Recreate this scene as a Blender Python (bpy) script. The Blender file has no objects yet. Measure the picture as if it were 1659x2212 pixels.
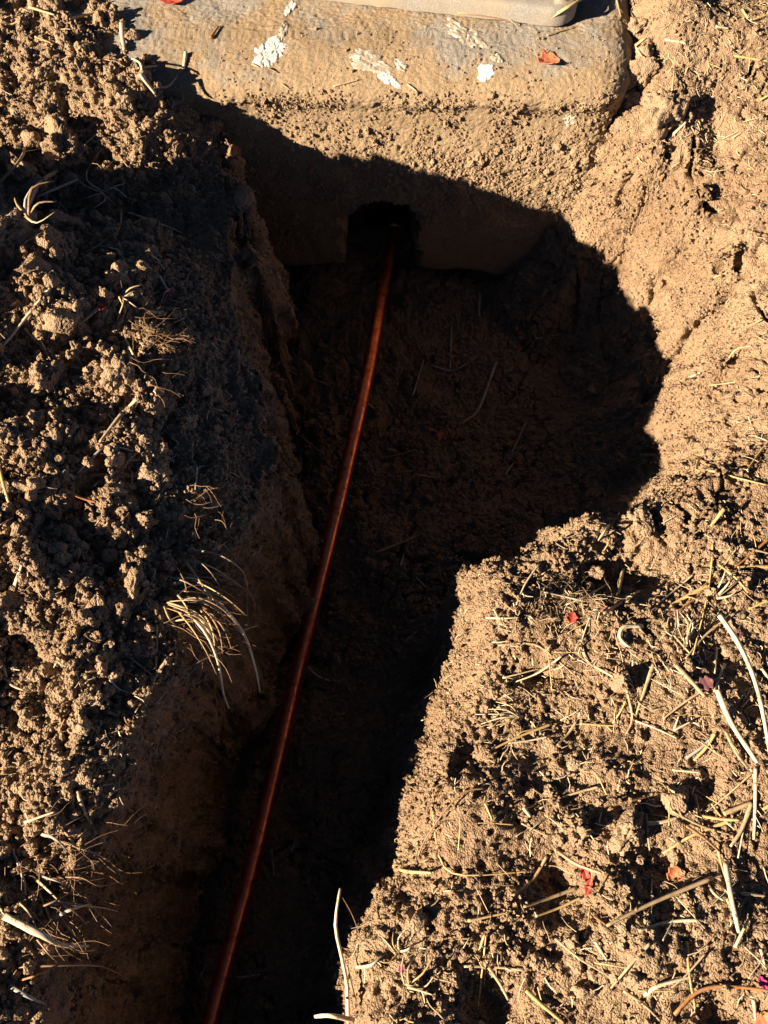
import bpy, bmesh, math, random
import numpy as np
from mathutils import Vector, Matrix, noise as mnoise

random.seed(7)
rng = np.random.default_rng(11)
scn = bpy.context.scene
col = scn.collection
R = math.radians

# ------------------------------------------------------------------ camera, sky, sun, exposure
CAM_H = 1.0
TILT = R(25)
cam_d = bpy.data.cameras.new('camera')
cam = bpy.data.objects.new('camera', cam_d)
col.objects.link(cam)
cam.location = (0, 0, CAM_H)
cam.rotation_euler = (TILT, 0, 0)
cam_d.sensor_fit = 'VERTICAL'
cam_d.sensor_height = 24
cam_d.lens = 24 * 1.5696 / 2
cam_d.clip_start = 0.02
cam_d.clip_end = 200
scn.camera = cam

SUN_EL, SUN_AZ = 22.5, 25.0          # light travels along (cos az, sin az) over the ground
world = bpy.data.worlds.new('World')
scn.world = world
world.use_nodes = True
wn = world.node_tree
sky = wn.nodes.new('ShaderNodeTexSky')
sky.sky_type = 'NISHITA'
sky.sun_disc = False
sky.sun_elevation = R(SUN_EL)
sky.sun_rotation = R(270 - SUN_AZ)
sky.dust_density = 0.2
sky.air_density = 0.2
sky.altitude = 2500
wn.links.new(sky.outputs[0], wn.nodes['Background'].inputs[0])
wn.nodes['Background'].inputs[1].default_value = 0.05

sun_d = bpy.data.lights.new('sun', 'SUN')
sun_d.energy = 5.0
sun_d.angle = R(0.5)
sun_d.color = (1.0, 0.84, 0.645)
sun = bpy.data.objects.new('sun', sun_d)
col.objects.link(sun)
sdir = Vector((math.cos(R(SUN_AZ)) * math.cos(R(SUN_EL)), math.sin(R(SUN_AZ)) * math.cos(R(SUN_EL)), -math.sin(R(SUN_EL))))
sun.rotation_euler = sdir.to_track_quat('-Z', 'Y').to_euler()
sun.location = (-3, -2, 3)
scn.view_settings.view_transform = 'Standard'
scn.view_settings.look = 'None'
scn.view_settings.gamma = 1
scn.view_settings.use_curve_mapping = False
scn.view_settings.exposure = 1.82
scn.cycles.diffuse_bounces = 1

# ------------------------------------------------------------------ helpers
FPX = 1736.0
ct, st = math.cos(TILT), math.sin(TILT)


def ray(px, py):
    """direction of the line of sight through a point of the photograph (1659 x 2212 units)"""
    v = (px - 829.5) / FPX
    w = (1106 - py) / FPX
    return Vector((v, st + w * ct, -ct + w * st))


def P(px, py, z=0.0):
    d = ray(px, py)
    t = (CAM_H - z) / -d.z
    return Vector((d.x * t, d.y * t, z))


def tag(o, label=None, cat=None, group=None, kind=None):
    if label: o['label'] = label
    if cat: o['category'] = cat
    if group: o['group'] = group
    if kind: o['kind'] = kind
    return o


def link_mesh(name, verts, faces, mat, parent=None, smooth=True):
    me = bpy.data.meshes.new(name)
    me.from_pydata(verts, [], faces)
    if smooth:
        me.polygons.foreach_set('use_smooth', [True] * len(me.polygons))
    me.materials.append(mat)
    o = bpy.data.objects.new(name, me)
    col.objects.link(o)
    if parent: o.parent = parent
    return o


def grid_mesh(name, X, Y, Z, mat, smooth=True):
    ny, nx = X.shape
    me = bpy.data.meshes.new(name)
    co = np.stack([X, Y, Z], -1).reshape(-1, 3).astype(np.float32)
    i = np.arange((ny - 1) * (nx - 1))
    a = (i // (nx - 1)) * nx + i % (nx - 1)
    f = np.stack([a, a + 1, a + nx + 1, a + nx], -1).astype(np.int32)
    me.vertices.add(len(co))
    me.vertices.foreach_set('co', co.ravel())
    me.loops.add(f.size)
    me.loops.foreach_set('vertex_index', f.ravel())
    me.polygons.add(len(f))
    me.polygons.foreach_set('loop_start', np.arange(0, f.size, 4, dtype=np.int32))
    me.polygons.foreach_set('loop_total', np.full(len(f), 4, dtype=np.int32))
    me.polygons.foreach_set('use_smooth', np.full(len(f), smooth))
    me.update(calc_edges=True)
    me.materials.append(mat)
    o = bpy.data.objects.new(name, me)
    col.objects.link(o)
    return o


# ---- numpy noise
_perm = rng.permutation(256).astype(np.int32)
_perm = np.concatenate([_perm, _perm, _perm])
_g = rng.normal(size=(256, 3)).astype(np.float32)
_g /= np.linalg.norm(_g, axis=1, keepdims=True)


def perlin(p):
    p = p.astype(np.float32)
    i = np.floor(p).astype(np.int32)
    f = p - i
    i &= 255
    u = f * f * f * (f * (f * 6 - 15) + 10)
    out = np.zeros(len(p), np.float32)
    for dx in (0, 1):
        wx = u[:, 0] if dx else 1 - u[:, 0]
        hx = _perm[(i[:, 0] + dx) & 255]
        for dy in (0, 1):
            wy = u[:, 1] if dy else 1 - u[:, 1]
            hy = _perm[hx + ((i[:, 1] + dy) & 255)]
            for dz in (0, 1):
                wz = u[:, 2] if dz else 1 - u[:, 2]
                h = _perm[hy + ((i[:, 2] + dz) & 255)]
                g = _g[h]
                d = g[:, 0] * (f[:, 0] - dx) + g[:, 1] * (f[:, 1] - dy) + g[:, 2] * (f[:, 2] - dz)
                out += wx * wy * wz * d
    return out * 1.6


def fbm(p, scale, octaves=3, gain=0.5, off=0.0):
    q = p * scale + off
    s = np.zeros(len(p), np.float32)
    a = 1.0
    for _ in range(octaves):
        s += a * perlin(q)
        q = q * 2.03 + 7.3
        a *= gain
    return s


_jit = rng.random((256, 3)).astype(np.float32)


def worley(p, scale, off=0.0, second=False):
    q = (p * scale + off).astype(np.float32)
    i = np.floor(q).astype(np.int32)
    f = q - i
    b1 = np.full(len(p), 9.0, np.float32)
    b2 = np.full(len(p), 9.0, np.float32)
    for dx in (-1, 0, 1):
        hx = _perm[(i[:, 0] + dx) & 255]
        for dy in (-1, 0, 1):
            hy = _perm[hx + ((i[:, 1] + dy) & 255)]
            for dz in (-1, 0, 1):
                h = _perm[hy + ((i[:, 2] + dz) & 255)]
                j = _jit[h]
                d = (j[:, 0] + dx - f[:, 0]) ** 2 + (j[:, 1] + dy - f[:, 1]) ** 2 + (j[:, 2] + dz - f[:, 2]) ** 2
                if second:
                    b2 = np.minimum(b2, np.maximum(b1, d))
                b1 = np.minimum(b1, d)
    if second:
        return np.sqrt(b1), np.sqrt(b2)
    return np.sqrt(b1)


def dome(p, scale, off=0.0, r=0.62):
    """rounded crumbs, 0..1"""
    d = worley(p, scale, off)
    return np.sqrt(np.clip(1 - (d / r) ** 2, 0, 1))


def sstep(a, b, x):
    t = np.clip((x - a) / (b - a), 0, 1)
    return t * t * (3 - 2 * t)


# ------------------------------------------------------------------ materials
def new_mat(name):
    m = bpy.data.materials.new(name)
    m.use_nodes = True
    nt = m.node_tree
    return m, nt, nt.nodes['Principled BSDF']


def N(nt, typ, **kw):
    n = nt.nodes.new(typ)
    for k, v in kw.items():
        if k in n.inputs.keys():
            n.inputs[k].default_value = v
        else:
            setattr(n, k, v)
    return n


def noise_fac(nt, scale, detail=4, rough=0.6, coord=None, lo=0.35, hi=0.65):
    n = N(nt, 'ShaderNodeTexNoise', Scale=scale, Detail=detail, Roughness=rough)
    if coord is not None: nt.links.new(coord, n.inputs['Vector'])
    r = N(nt, 'ShaderNodeMapRange')
    r.inputs[1].default_value = lo
    r.inputs[2].default_value = hi
    nt.links.new(n.outputs[0], r.inputs[0])
    return r.outputs[0]


def mixc(nt, fac, a, b):
    m = N(nt, 'ShaderNodeMix', data_type='RGBA')
    for sock, v in ((m.inputs[0], fac), (m.inputs[6], a), (m.inputs[7], b)):
        if hasattr(v, 'links'):
            nt.links.new(v, sock)
        elif isinstance(v, (int, float)):
            sock.default_value = v
        else:
            sock.default_value = (*v, 1)
    return m.outputs[2]


def soil_material(name, dark, mid, pale, bump=0.9):
    m, nt, b = new_mat(name)
    g = N(nt, 'ShaderNodeNewGeometry').outputs['Position']
    big = noise_fac(nt, 5, 4, .6, g)
    fine = noise_fac(nt, 60, 5, .7, g, .3, .7)
    grit = noise_fac(nt, 420, 3, .7, g, .3, .7)
    c = mixc(nt, big, mid, pale)
    c2 = mixc(nt, fine, dark, c)
    c = mixc(nt, .55, c, c2)
    c3 = mixc(nt, grit, dark, pale)
    c = mixc(nt, .22, c, c3)
    # rare pale mineral specks
    v = N(nt, 'ShaderNodeTexVoronoi', Scale=160.0)
    nt.links.new(g, v.inputs['Vector'])
    lt = N(nt, 'ShaderNodeMath', operation='LESS_THAN')
    lt.inputs[1].default_value = .13
    nt.links.new(v.outputs['Distance'], lt.inputs[0])
    sep = N(nt, 'ShaderNodeSeparateColor')
    nt.links.new(v.outputs['Color'], sep.inputs[0])
    gt = N(nt, 'ShaderNodeMath', operation='GREATER_THAN')
    gt.inputs[1].default_value = .86
    nt.links.new(sep.outputs[0], gt.inputs[0])
    mu = N(nt, 'ShaderNodeMath', operation='MULTIPLY')
    nt.links.new(lt.outputs[0], mu.inputs[0]); nt.links.new(gt.outputs[0], mu.inputs[1])
    mu2 = N(nt, 'ShaderNodeMath', operation='MULTIPLY'); mu2.inputs[1].default_value = .6
    nt.links.new(mu.outputs[0], mu2.inputs[0])
    c = mixc(nt, mu2.outputs[0], c, (.5, .44, .36))
    nt.links.new(c, b.inputs['Base Color'])
    b.inputs['Roughness'].default_value = 1
    b.inputs['Specular IOR Level'].default_value = .05
    # fine relief
    n1 = N(nt, 'ShaderNodeTexNoise', Scale=330.0, Detail=4.0, Roughness=.7)
    n2 = N(nt, 'ShaderNodeTexVoronoi', Scale=420.0)
    nt.links.new(g, n1.inputs['Vector']); nt.links.new(g, n2.inputs['Vector'])
    ad = N(nt, 'ShaderNodeMath', operation='SUBTRACT')
    nt.links.new(n1.outputs[0], ad.inputs[0]); nt.links.new(n2.outputs[0], ad.inputs[1])
    bp = N(nt, 'ShaderNodeBump', Strength=bump, Distance=.0035)
    nt.links.new(ad.outputs[0], bp.inputs['Height'])
    nt.links.new(bp.outputs[0], b.inputs['Normal'])
    return m


M_soil = soil_material('soil', (.167, .104, .061), (.305, .195, .115), (.41, .286, .174))
M_crumb = soil_material('soil_crumbs', (.181, .118, .071), (.314, .209, .129), (.405, .287, .180), .7)


def concrete_material():
    m, nt, b = new_mat('dirty_concrete')
    g = N(nt, 'ShaderNodeNewGeometry').outputs['Position']
    sp = N(nt, 'ShaderNodeSeparateXYZ'); nt.links.new(g, sp.inputs[0])
    grit = noise_fac(nt, 300, 4, .75, g, .3, .7)
    gry = mixc(nt, grit, (.21, .18, .145), (.37, .33, .275))
    dirt = mixc(nt, grit, (.24, .165, .095), (.40, .29, .175))
    n1 = N(nt, 'ShaderNodeTexNoise', Scale=7.0, Detail=5.0, Roughness=.65)
    nt.links.new(g, n1.inputs['Vector'])
    # the face is caked with soil, the top is washed cleaner
    zr = N(nt, 'ShaderNodeMapRange'); zr.inputs[1].default_value = -.02; zr.inputs[2].default_value = .04
    zr.inputs[3].default_value = .34; zr.inputs[4].default_value = .0
    nt.links.new(sp.outputs[2], zr.inputs[0])
    ad = N(nt, 'ShaderNodeMath', operation='ADD')
    nt.links.new(n1.outputs[0], ad.inputs[0]); nt.links.new(zr.outputs[0], ad.inputs[1])
    r = N(nt, 'ShaderNodeMapRange'); r.inputs[1].default_value = .44; r.inputs[2].default_value = .58
    nt.links.new(ad.outputs[0], r.inputs[0])
    c = mixc(nt, r.outputs[0], gry, dirt)
    # faint lime bloom
    n3 = noise_fac(nt, 9, 6, .75, g, .60, .72)
    s3 = N(nt, 'ShaderNodeMath', operation='MULTIPLY'); s3.inputs[1].default_value = .35
    nt.links.new(n3, s3.inputs[0])
    c = mixc(nt, s3.outputs[0], c, (.46, .44, .41))
    nt.links.new(c, b.inputs['Base Color'])
    b.inputs['Roughness'].default_value = .95
    b.inputs['Specular IOR Level'].default_value = .15
    n4 = N(nt, 'ShaderNodeTexNoise', Scale=420.0, Detail=4.0, Roughness=.75)
    nt.links.new(g, n4.inputs['Vector'])
    bp = N(nt, 'ShaderNodeBump', Strength=.9, Distance=.003)
    nt.links.new(n4.outputs[0], bp.inputs['Height'])
    nt.links.new(bp.outputs[0], b.inputs['Normal'])
    return m


M_conc = concrete_material()


def paver_material():
    m, nt, b = new_mat('grey_paver')
    g = N(nt, 'ShaderNodeNewGeometry').outputs['Position']
    f = noise_fac(nt, 350, 5, .75, g, .3, .7)
    d = noise_fac(nt, 12, 5, .65, g, .36, .64)
    c = mixc(nt, f, (.15, .138, .118), (.32, .295, .25))
    c = mixc(nt, d, c, (.32, .25, .165))
    nt.links.new(c, b.inputs['Base Color'])
    b.inputs['Roughness'].default_value = .9
    n4 = N(nt, 'ShaderNodeTexNoise', Scale=380.0, Detail=4.0, Roughness=.7)
    nt.links.new(g, n4.inputs['Vector'])
    bp = N(nt, 'ShaderNodeBump', Strength=.7, Distance=.002)
    nt.links.new(n4.outputs[0], bp.inputs['Height'])
    nt.links.new(bp.outputs[0], b.inputs['Normal'])
    return m


M_paver = paver_material()


def paint_material(name='old_white_paint', lo=.42, hi=.62, dirt=(.52, .47, .40)):
    m, nt, b = new_mat(name)
    g = N(nt, 'ShaderNodeNewGeometry').outputs['Position']
    c = mixc(nt, noise_fac(nt, 110, 5, .7, g, lo, hi), (.62, .595, .56), dirt)
    nt.links.new(c, b.inputs['Base Color'])
    b.inputs['Roughness'].default_value = .8
    n4 = N(nt, 'ShaderNodeTexNoise', Scale=260.0, Detail=4.0)
    nt.links.new(g, n4.inputs['Vector'])
    bp = N(nt, 'ShaderNodeBump', Strength=.6, Distance=.0015)
    nt.links.new(n4.outputs[0], bp.inputs['Height'])
    nt.links.new(bp.outputs[0], b.inputs['Normal'])
    return m


M_paint = paint_material()
M_paint_worn = paint_material('worn_white_paint', .36, .50, (.34, .27, .185))


def copper_material():
    m, nt, b = new_mat('weathered_copper')
    g = N(nt, 'ShaderNodeTexCoord').outputs['Object']
    f = noise_fac(nt, 45, 5, .7, g, .42, .6)
    c = mixc(nt, f, (.85, .25, .11), (.62, .15, .07))
    s = noise_fac(nt, 90, 6, .75, g, .575, .67)
    c = mixc(nt, s, c, (.06, .035, .025))
    nt.links.new(c, b.inputs['Base Color'])
    b.inputs['Metallic'].default_value = .9
    rr = N(nt, 'ShaderNodeMapRange'); rr.inputs[3].default_value = .28; rr.inputs[4].default_value = .42
    nt.links.new(f, rr.inputs[0]); nt.links.new(rr.outputs[0], b.inputs['Roughness'])
    n4 = N(nt, 'ShaderNodeTexNoise', Scale=140.0, Detail=4.0)
    nt.links.new(g, n4.inputs['Vector'])
    bp = N(nt, 'ShaderNodeBump', Strength=.25, Distance=.0015)
    nt.links.new(n4.outputs[0], bp.inputs['Height'])
    nt.links.new(bp.outputs[0], b.inputs['Normal'])
    return m


M_copper = copper_material()


def straw_material(name, c0, c1, rough=.55, spec=.35):
    m, nt, b = new_mat(name)
    g = N(nt, 'ShaderNodeNewGeometry').outputs['Position']
    oi = N(nt, 'ShaderNodeObjectInfo').outputs['Random']
    f = noise_fac(nt, 70, 4, .7, g, .35, .65)
    c = mixc(nt, f, c0, c1)
    mr = N(nt, 'ShaderNodeMapRange'); mr.inputs[3].default_value = 0; mr.inputs[4].default_value = .3
    nt.links.new(oi, mr.inputs[0])
    c = mixc(nt, mr.outputs[0], c, tuple(x * .5 for x in c1))
    dn = noise_fac(nt, 28, 5, .7, g, .50, .68)
    dm = N(nt, 'ShaderNodeMath', operation='MULTIPLY'); dm.inputs[1].default_value = .6
    nt.links.new(dn, dm.inputs[0])
    c = mixc(nt, dm.outputs[0], c, (.27, .18, .105))
    s = noise_fac(nt, 230, 2, .6, g, .62, .7)
    c = mixc(nt, s, c, tuple(x * .35 for x in c1))
    nt.links.new(c, b.inputs['Base Color'])
    b.inputs['Roughness'].default_value = rough
    b.inputs['Specular IOR Level'].default_value = spec
    return m


M_straw = {
    'w': straw_material('pale_straw', (.74, .62, .43), (.56, .43, .26)),
    'y': straw_material('golden_straw', (.66, .47, .21), (.52, .34, .13)),
    't': straw_material('tan_straw', (.50, .38, .23), (.34, .23, .12)),
    'b': straw_material('brown_straw', (.30, .17, .08), (.20, .11, .05)),
    'o': straw_material('rusty_straw', (.42, .19, .06), (.28, .11, .035)),
    'g': straw_material('grey_straw', (.46, .42, .36), (.34, .30, .25)),
}


def leaf_material(name, a, b_):
    m, nt, b = new_mat(name)
    g = N(nt, 'ShaderNodeNewGeometry').outputs['Position']
    c = mixc(nt, noise_fac(nt, 200, 4, .7, g, .35, .65), a, b_)
    nt.links.new(c, b.inputs['Base Color'])
    b.inputs['Roughness'].default_value = .6
    return m


M_leaf_o = leaf_material('orange_leaf', (.62, .22, .10), (.42, .12, .05))
M_leaf_r = leaf_material('red_leaf', (.45, .06, .03), (.26, .035, .02))
M_leaf_p = leaf_material('purple_leaf', (.20, .08, .09), (.13, .05, .05))
M_petal = leaf_material('magenta_petal', (.40, .03, .16), (.25, .02, .10))

# ------------------------------------------------------------------ the ground with the dug trench
YF = 1.30                                # front face of the footing


def w2(px, py):
    p = P(px, py, 0)
    return (p.x, p.y)


# lip of the excavation, walked anticlockwise from the near end of the heap side
left_lip = [(-.62, -1.25), (-.45, -.45), w2(40, 2200), w2(110, 2000), w2(205, 1780), w2(290, 1600), w2(358, 1470), w2(432, 1330),
            w2(492, 1180), w2(552, 1050), w2(550, 930), w2(525, 790), w2(500, 650), w2(482, 480), w2(470, 330), w2(448, 200), (-.345, 1.62)]
right_lip = [(.42, 1.62), (.43, 1.31), (.50, 1.24), (.575, 1.12), (.62, .98), (.61, .86), (.575, .73), w2(1585, 985), w2(1470, 1065), w2(1350, 1108), w2(1255, 1150),
             w2(1145, 1213), w2(1080, 1262), w2(1072, 1340), w2(1045, 1480), w2(1000, 1650), w2(950, 1830), w2(895, 1960), w2(850, 2080), w2(812, 2212), (-.06, -.45), (-.20, -1.25)]
POLY = np.array(left_lip + right_lip, np.float64)
NL = len(left_lip)


def catmull(P_, n):
    out = []
    for i in range(len(P_) - 1):
        p0 = P_[max(i - 1, 0)]; p1 = P_[i]; p2 = P_[i + 1]; p3 = P_[min(i + 2, len(P_) - 1)]
        for k in range(n):
            t = k / n
            out.append(.5 * (2 * p1 + (p2 - p0) * t + (2 * p0 - 5 * p1 + 4 * p2 - p3) * t * t + (3 * p1 - p0 - 3 * p2 + p3) * t ** 3))
    out.append(P_[-1])
    return np.array(out)


LL = catmull(POLY[:NL], 3)
RL = catmull(POLY[NL:], 3)


def dist_poly(px, py, pts, closed):
    d = np.full(px.shape, 1e9)
    n = len(pts)
    for i in range(n if closed else n - 1):
        a = pts[i]; b = pts[(i + 1) % n]
        ex, ey = b - a
        L = ex * ex + ey * ey + 1e-12
        t = np.clip(((px - a[0]) * ex + (py - a[1]) * ey) / L, 0, 1)
        d = np.minimum(d, (px - a[0] - t * ex) ** 2 + (py - a[1] - t * ey) ** 2)
    return np.sqrt(d)


def inside(px, py, pts):
    c = np.zeros(px.shape, bool)
    n = len(pts)
    for i in range(n):
        x1, y1 = pts[i]; x2, y2 = pts[(i + 1) % n]
        cond = ((y1 > py) != (y2 > py))
        with np.errstate(divide='ignore', invalid='ignore'):
            xi = (x2 - x1) * (py - y1) / (y2 - y1) + x1
        c ^= cond & (px < xi)
    return c


def gauss(x, y, cx, cy, sx, sy, a=0.0):
    dx, dy = x - cx, y - cy
    c, s = math.cos(a), math.sin(a)
    u = dx * c + dy * s
    v = -dx * s + dy * c
    return np.exp(-(u / sx) ** 2 - (v / sy) ** 2)


FLOOR = -.535


def base_height(x, y):
    """large forms only: banks, heap, walls, floor. also returns signed distances used to vary the relief"""
    wob = .010 * np.sin(x * 31 + y * 17) + .008 * np.sin(y * 43 - x * 23 + 1.3) + .005 * np.sin(x * 90 + 1) * np.sin(y * 77)
    dl = dist_poly(x, y, LL, False)
    dr = dist_poly(x, y, RL, False)
    ins = inside(x, y, np.concatenate([LL, RL]))
    closed = np.concatenate([LL, RL])
    d_end = dist_poly(x, y, np.array([closed[-1], closed[0]]), False)
    d_top = dist_poly(x, y, np.array([LL[-1], RL[0]]), False)
    dd = np.minimum(np.minimum(dl, dr), np.minimum(d_end, d_top))
    leftside = dl < dr
    # ---- banks
    h = np.zeros(x.shape)
    # spoil heap of loose soil along the far-left bank
    crest = np.interp(y, [-1.3, -.2, .1, .25, .4, .6, .9, 1.15, 1.5, 2.2], [-.62, -.50, -.42, -.36, -.31, -.32, -.36, -.42, -.47, -.55])
    t = crest - x
    heap = .085 * sstep(-.20, .02, t) + .03 * sstep(.0, .25, t)
    heap *= sstep(-1.6, -.9, y)
    heap *= 1 - .85 * sstep(.78, 1.08, y)
    heap *= 1 - .9 * sstep(.5, 1.6, t)
    heap *= 1 - sstep(1.75, 2.3, y)
    h = h + heap * (x < .1)
    h = h - .055 * np.exp(-(dl / .11) ** 2) * (dl < dr) * sstep(.15, .5, y)
    # a higher shoulder of spoil outside the picture shades the hollow on the far part of the bank
    h = h + .15 * gauss(x, y, -.84, .86, .17, .24, .5) - .055 * gauss(x, y, -.50, 1.05, .17, .10, .45)
    h = h - .02 * gauss(x, y, -.42, 1.06, .12, .10) + .055 * gauss(x, y, -.42, 1.26, .09, .07)
    h = h + .05 * sstep(1.30, 1.42, y) * sstep(.42, .50, x) * (1 - sstep(.7, 1.3, x)) * (1 - sstep(2, 2.6, y)) + .03 * gauss(x, y, .53, 1.46, .06, .12)
    h = h - .02 * sstep(1.15, 1.35, y) * (x < -.3)
    h = h - .08 * gauss(x, y, -.50, -.05, .16, .25)
    # straw-strewn bank
    h = h + .012 * np.sin(x * 14 + y * 9) * np.sin(y * 11 - x * 5 + .6) * (x > .0)
    h = h - .055 * gauss(x, y, .33, .385, .085, .035, .15) + .026 * gauss(x, y, .235, .405, .06, .035, .5)
    h = h + .022 * gauss(x, y, .14, .33, .05, .05)
    h = h - .030 * gauss(x, y, .20, .245, .03, .016) - .020 * gauss(x, y, .42, .27, .05, .04)
    h = h - .035 * gauss(x, y, .20, .00, .028, .03) - .022 * gauss(x, y, .31, .02, .05, .03)
    h = h - .03 * gauss(x, y, .12, -.12, .03, .035) - .03 * gauss(x, y, .37, -.13, .05, .03)
    h = h + .02 * gauss(x, y, .28, -.07, .05, .04) + .02 * gauss(x, y, .45, .12, .08, .06)
    h = h + .03 * gauss(x, y, .52, 1.27, .05, .06) - .03 * gauss(x, y, .60, 1.22, .03, .06) + .02 * gauss(x, y, .68, 1.3, .07, .09)
    # ---- the hole
    d = np.where(ins, dd, 0) + np.where(ins, wob * (1 + 1.1 * sstep(.5, .7, y) * leftside), 0) * sstep(0, .02, dd)
    bulb = sstep(.50, .62, y) * sstep(.15, .3, x)
    band = sstep(.45, .30, y) * (~leftside)
    wl = np.interp(y, [-.3, .1, .45, 1.0], [.080, .012, .022, .050])
    # heap side: nearly plumb spade-cut wall
    zl = FLOOR * np.clip(d / (wl + .022), 0, 1) ** 1.75
    # straw side: rounded shoulder, then plumb
    zr = -.15 * np.clip(d / .055, 0, 1) ** 1.25 + (FLOOR + .15) * np.clip((d - .048) / .05, 0, 1)
    # scooped end of the pit: curved steep side
    q = np.clip(d / .20, 0, 1)
    zb = FLOOR * (1 - (1 - q) ** 1.7) + .0
    zr = zr * (1 - bulb) + zb * bulb
    m = sstep(-.03, .03, dl - dr)
    z = zl * (1 - m) + zr * m
    # the floor is not flat: shovel scoops
    z = z + np.where(ins, sstep(.06, .14, dd), 0) * (.018 * np.sin(x * 19 + 2) * np.sin(y * 13) + .03 * gauss(x, y, .12, .62, .10, .07) - .03 * gauss(x, y, .22, .9, .14, .16))
    h = np.where(ins, h * np.exp(-(dd / .06) ** 2) + z, h)
    # rounding of the lip outside
    rnd = .016 * np.exp(-dd / .03) + bulb * .055 * np.exp(-dd / .07)
    h = h - rnd * np.where(ins, np.exp(-(dd / .06) ** 2), 1) * sstep(-.02, .05, dl - dr)
    edge_s = x + .40 + .50 * (y - 1.34) + .012 * np.sin(y * 60) + .01 * np.sin(y * 140 + 1)
    h = h + .058 * sstep(.02, -.06, edge_s) * sstep(1.20, 1.36, y) * sstep(-1.3, -.7, x) * (1 - sstep(2.0, 2.6, y))
    h = np.where((y > YF + .02) & (x < .395 + .06 * sstep(1.36, 1.47, y)) & (y < 2.5), h + (np.minimum(h, -.13) - h) * sstep(.0, .03, edge_s), h)
    return h, dl, dr, ins, dd


def axis(lo, hi, step, outer, n_out):
    core = np.arange(lo, hi + step * .5, step)
    k = np.linspace(0, 1, n_out + 1)[1:] ** 2.6
    a = lo - k * (outer + lo if False else abs(-outer - lo))
    b = hi + k * abs(outer - hi)
    return np.concatenate([a[::-1], core, b])


ys = axis(-.24, 1.66, .00205, 14.0, 90)
xf = axis(-.95, .95, .0040, 14.0, 120)
NX = 1000
XF, YFm = np.meshgrid(xf, ys)
HF, *_ = base_height(XF, YFm)
dz = np.gradient(HF, axis=1) / np.gradient(XF, axis=1)
arc = np.sqrt(1 + np.clip(dz, -8, 8) ** 2)
inframe = np.abs(XF) / (.62 + .12 * np.clip(YFm, 0, 1.6))
arc = arc * np.where(inframe < 1, 1, .35)
outer_w = np.where(np.abs(XF) > .95, .03, 1.0)
arc = arc * outer_w
# smooth the density between rows so that columns flow
ker = np.exp(-np.linspace(-2, 2, 41) ** 2); ker /= ker.sum()
pad = np.pad(arc, ((20, 20), (0, 0)), mode='edge')
arc = sum(pad[i:i + arc.shape[0]] * ker[i] for i in range(41))
seg = .5 * (arc[:, 1:] + arc[:, :-1]) * np.diff(xf)[None]
cum = np.concatenate([np.zeros((len(ys), 1)), np.cumsum(seg, 1)], 1)
X = np.empty((len(ys), NX))
u = np.linspace(0, 1, NX)
for r in range(len(ys)):
    X[r] = np.interp(u * cum[r, -1], cum[r], xf)
Y = np.repeat(ys[:, None], NX, 1)
Z, DL, DR, INS, DD = base_height(X, Y)


def grid_normals(X, Y, Z):
    p = np.stack([X, Y, Z], -1)
    a = np.gradient(p, axis=1)
    b = np.gradient(p, axis=0)
    n = np.cross(a, b)
    n /= np.linalg.norm(n, axis=-1, keepdims=True) + 1e-12
    return n


NRM = grid_normals(X, Y, Z)
pts = np.stack([X, Y, Z], -1).reshape(-1, 3)
nr = NRM.reshape(-1, 3)
near = ((np.abs(pts[:, 0]) < 1.0) & (pts[:, 1] > -.4) & (pts[:, 1] < 1.8))
idx = np.nonzero(near)[0]
p = pts[idx].astype(np.float32)
x, y, z = p[:, 0], p[:, 1], p[:, 2]
dl, dr, ins, dd = (A.reshape(-1)[idx] for A in (DL, DR, INS, DD))
crest = np.interp(y, [-1.3, -.2, .1, .25, .4, .6, .9, 1.15, 1.5, 2.2], [-.62, -.50, -.42, -.36, -.31, -.32, -.36, -.42, -.47, -.55])
W_heap = sstep(-.13, .0, crest - x) * (x < 0) * (1 - .55 * sstep(1.0, 1.25, y))                       # loose clods
W_shelf = (x < .05) * sstep(-.03, .01, np.where(ins, -dd, dd)) * (1 - W_heap) * (dl < dr)
W_wall = np.where(ins, sstep(.0, .03, dd), 0)
sd = np.where(ins, -dd, dd)
W_bank = (x > -.12) * sstep(-.04, .02, sd) * (dr < dl)
W_rimx = 0
W_rim = np.where(x > 0, np.where(ins, 1, 0) * (z > -.22), 0) + 0.0
W_smooth = sstep(.42, .52, x) * sstep(.55, .65, y) * (1 - W_wall)   # trodden ground by the pit's curved end
sm_n = np.clip(.5 + 1.5 * fbm(p, 6.5, 2, off=54.0), 0, 1)
W_smooth = np.maximum(W_smooth, .85 * sm_n * (x > 0) * (1 - W_wall) * (1 - .8 * gauss(x, y, .28, .40, .14, .06)))
W_smooth = np.maximum(W_smooth, gauss(x, y, .365, .135, .075, .07) * (x > 0))

warp = np.stack([fbm(p, 14, 2, off=3.1), fbm(p, 14, 2, off=9.7), fbm(p, 14, 2, off=5.2)], -1) * .018
pw = p + warp.astype(np.float32)
disp = .010 * fbm(p, 9, 3, .5) + .0045 * fbm(p, 42, 3, .55, 2.0)
big = dome(pw, 24, 1.7)
med = dome(pw, 62, 4.1)
sml = dome(pw, 150, 8.3)
tiny = dome(p, 290, 2.9)
patch = np.clip(.5 + 1.1 * fbm(p, 11, 2, off=14.0), 0, 1)
A_big = .024 * W_heap + .004 * W_shelf + .007 * W_bank * patch * (1 - W_smooth) + .002
A_med = .010 * W_heap + .005 * W_shelf + .0055 * W_bank * patch * (1 - .8 * W_smooth) + .006 * W_wall * patch + .0028 * W_rim * patch
A_sml = .0045 * W_heap + .0035 * W_shelf + .0038 * W_bank * (1 - .6 * W_smooth) + .0020 * W_wall + .0038 * W_rim + .0008
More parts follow.
